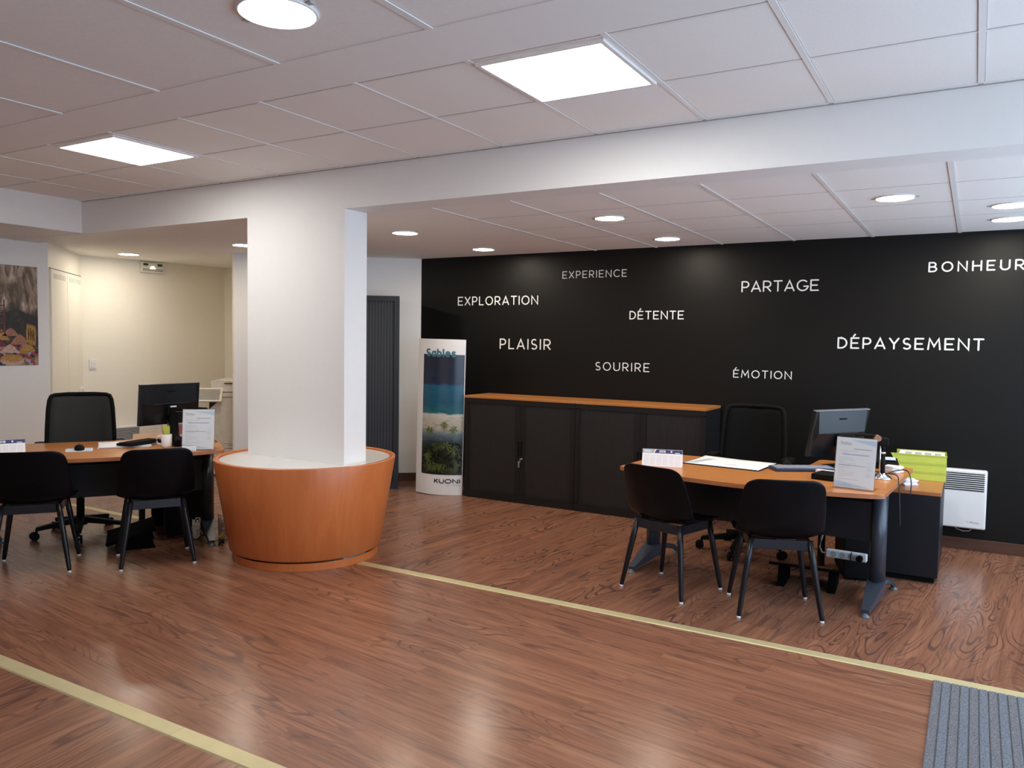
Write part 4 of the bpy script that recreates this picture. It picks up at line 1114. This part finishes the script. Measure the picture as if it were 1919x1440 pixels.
tangle('tangle of white cables on the floor between the computer tower and the alcove desk leg', 'white_cable', (*ld(1.425, .33), 0), WCABLE, .034, .15, 21)
# ------------------------------------------------------------------ copier in the alcove
cp = thing('photocopier', 'beige office photocopier behind the alcove desk beside the column', 'photocopier', (-7.17, 6.17, 0), math.atan2(dA.y, dA.x))
b = MB()
b.box((-.28, -.26, .02), (.28, .27, .30), bev=.006); b.box((-.28, -.26, .305), (.28, .27, .36), bev=.004)
b.prism([(-.28, .363), (.28, .363), (.28, .87), (-.14, .87), (-.28, .74)], -.27, .26, M=Matrix(((1,0,0,0),(0,0,-1,0),(0,1,0,0),(0,0,0,1))))
b.build('body', BEIGE, cp)
MB().box((-.285, -.25, .74), (-.02, .22, .872), bev=.004).build('output_recess', INK, cp)
b = MB().box((-.285, -.27, .875), (.285, .27, .925), bev=.006); b.box((-.285, -.275, .930), (.285, .27, .965), bev=.008)
b.build('scanner_bed', BEIGE, cp)
b = MB(); b.prism([(-.26, .968), (.28, .968), (.28, 1.015), (.10, 1.03), (-.20, 1.062), (-.27, 1.05)], -.26, .25, M=Matrix(((1,0,0,0),(0,0,-1,0),(0,1,0,0),(0,0,0,1))))
b.build('document_feeder', BEIGE, cp)
MB().box((-.12, -.2615, 1.018), (-.02, -.2595, 1.030)).build('feeder_slot', INK, cp)
M = Matrix.Translation((-.29, -.31, .90)) @ Matrix.Rotation(R(-32), 4, 'X')
ct = MB().box((-.13, -.012, -.085), (.16, .012, .085), M=M, bev=.006).build('control_panel', BEIGE, cp)
MB().box((-.105, -.0135, -.065), (.135, -.0118, .065), M=M).build('screen', SCREENM, ct)
MB().box((.02, -.272, .60), (.11, -.2695, .70)).build('instruction_label', GREYP, cp)
hd = MB()
for z in (.12, .255, .335): hd.box((-.08, -.264, z), (.08, -.259, z+.014))
hd.build('drawer_pulls', INKG, cp)

# ------------------------------------------------------------------ light
w = bpy.data.worlds.new('World'); scene.world = w; w.use_nodes = True
n = w.node_tree; n.nodes.clear()
bg = n.nodes.new('ShaderNodeBackground'); out = n.nodes.new('ShaderNodeOutputWorld')
bg.inputs[0].default_value = (.62, .78, 1.0, 1); bg.inputs[1].default_value = 2.9
n.links.new(bg.outputs[0], out.inputs[0])
for k, (a, b_) in enumerate(OPEN):
    l = bpy.data.lights.new('daylight_portal', 'AREA'); l.shape = 'RECTANGLE'; l.size = 2.0; l.size_y = b_-a
    l.cycles.is_portal = True
    o = bpy.data.objects.new('daylight_portal', l); COL.objects.link(o); o.location = (XR+.12, (a+b_)/2, 1.32); o.rotation_euler = (0, R(90), 0)

# ------------------------------------------------------------------ camera
cam = bpy.data.cameras.new('Camera'); co_ = bpy.data.objects.new('Camera', cam); COL.objects.link(co_)
F, PITCH, ROLL, YAW = 1481.99, -.0535, .0148, -.5291
cam.sensor_fit = 'HORIZONTAL'; cam.sensor_width = 36; cam.lens = F/1919*36; cam.clip_start = .05
cy, sy, cp_, sp_ = math.cos(YAW), math.sin(YAW), math.cos(PITCH), math.sin(PITCH)
f0 = Vector((sy, cy, 0)); r0 = Vector((cy, -sy, 0)); u0 = Vector((0, 0, 1))
fw_ = f0*cp_ + u0*sp_; up_ = u0*cp_ - f0*sp_
rt = r0*math.cos(ROLL) + up_*math.sin(ROLL); up2 = up_*math.cos(ROLL) - r0*math.sin(ROLL)
mw = Matrix((rt, up2, -fw_)).transposed().to_4x4(); mw.translation = (0, 0, 1.53)
co_.matrix_world = mw; scene.camera = co_

vs_ = scene.view_settings; vs_.view_transform = 'Standard'; vs_.look = 'None'; vs_.gamma = 1; vs_.exposure = 1.0; vs_.use_curve_mapping = False
scene.cycles.use_denoising = True; scene.cycles.max_bounces = 10; scene.cycles.diffuse_bounces = 6
scene.cycles.transparent_max_bounces = 12; scene.cycles.sample_clamp_indirect = 6; scene.cycles.caustics_reflective = False; scene.cycles.caustics_refractive = False
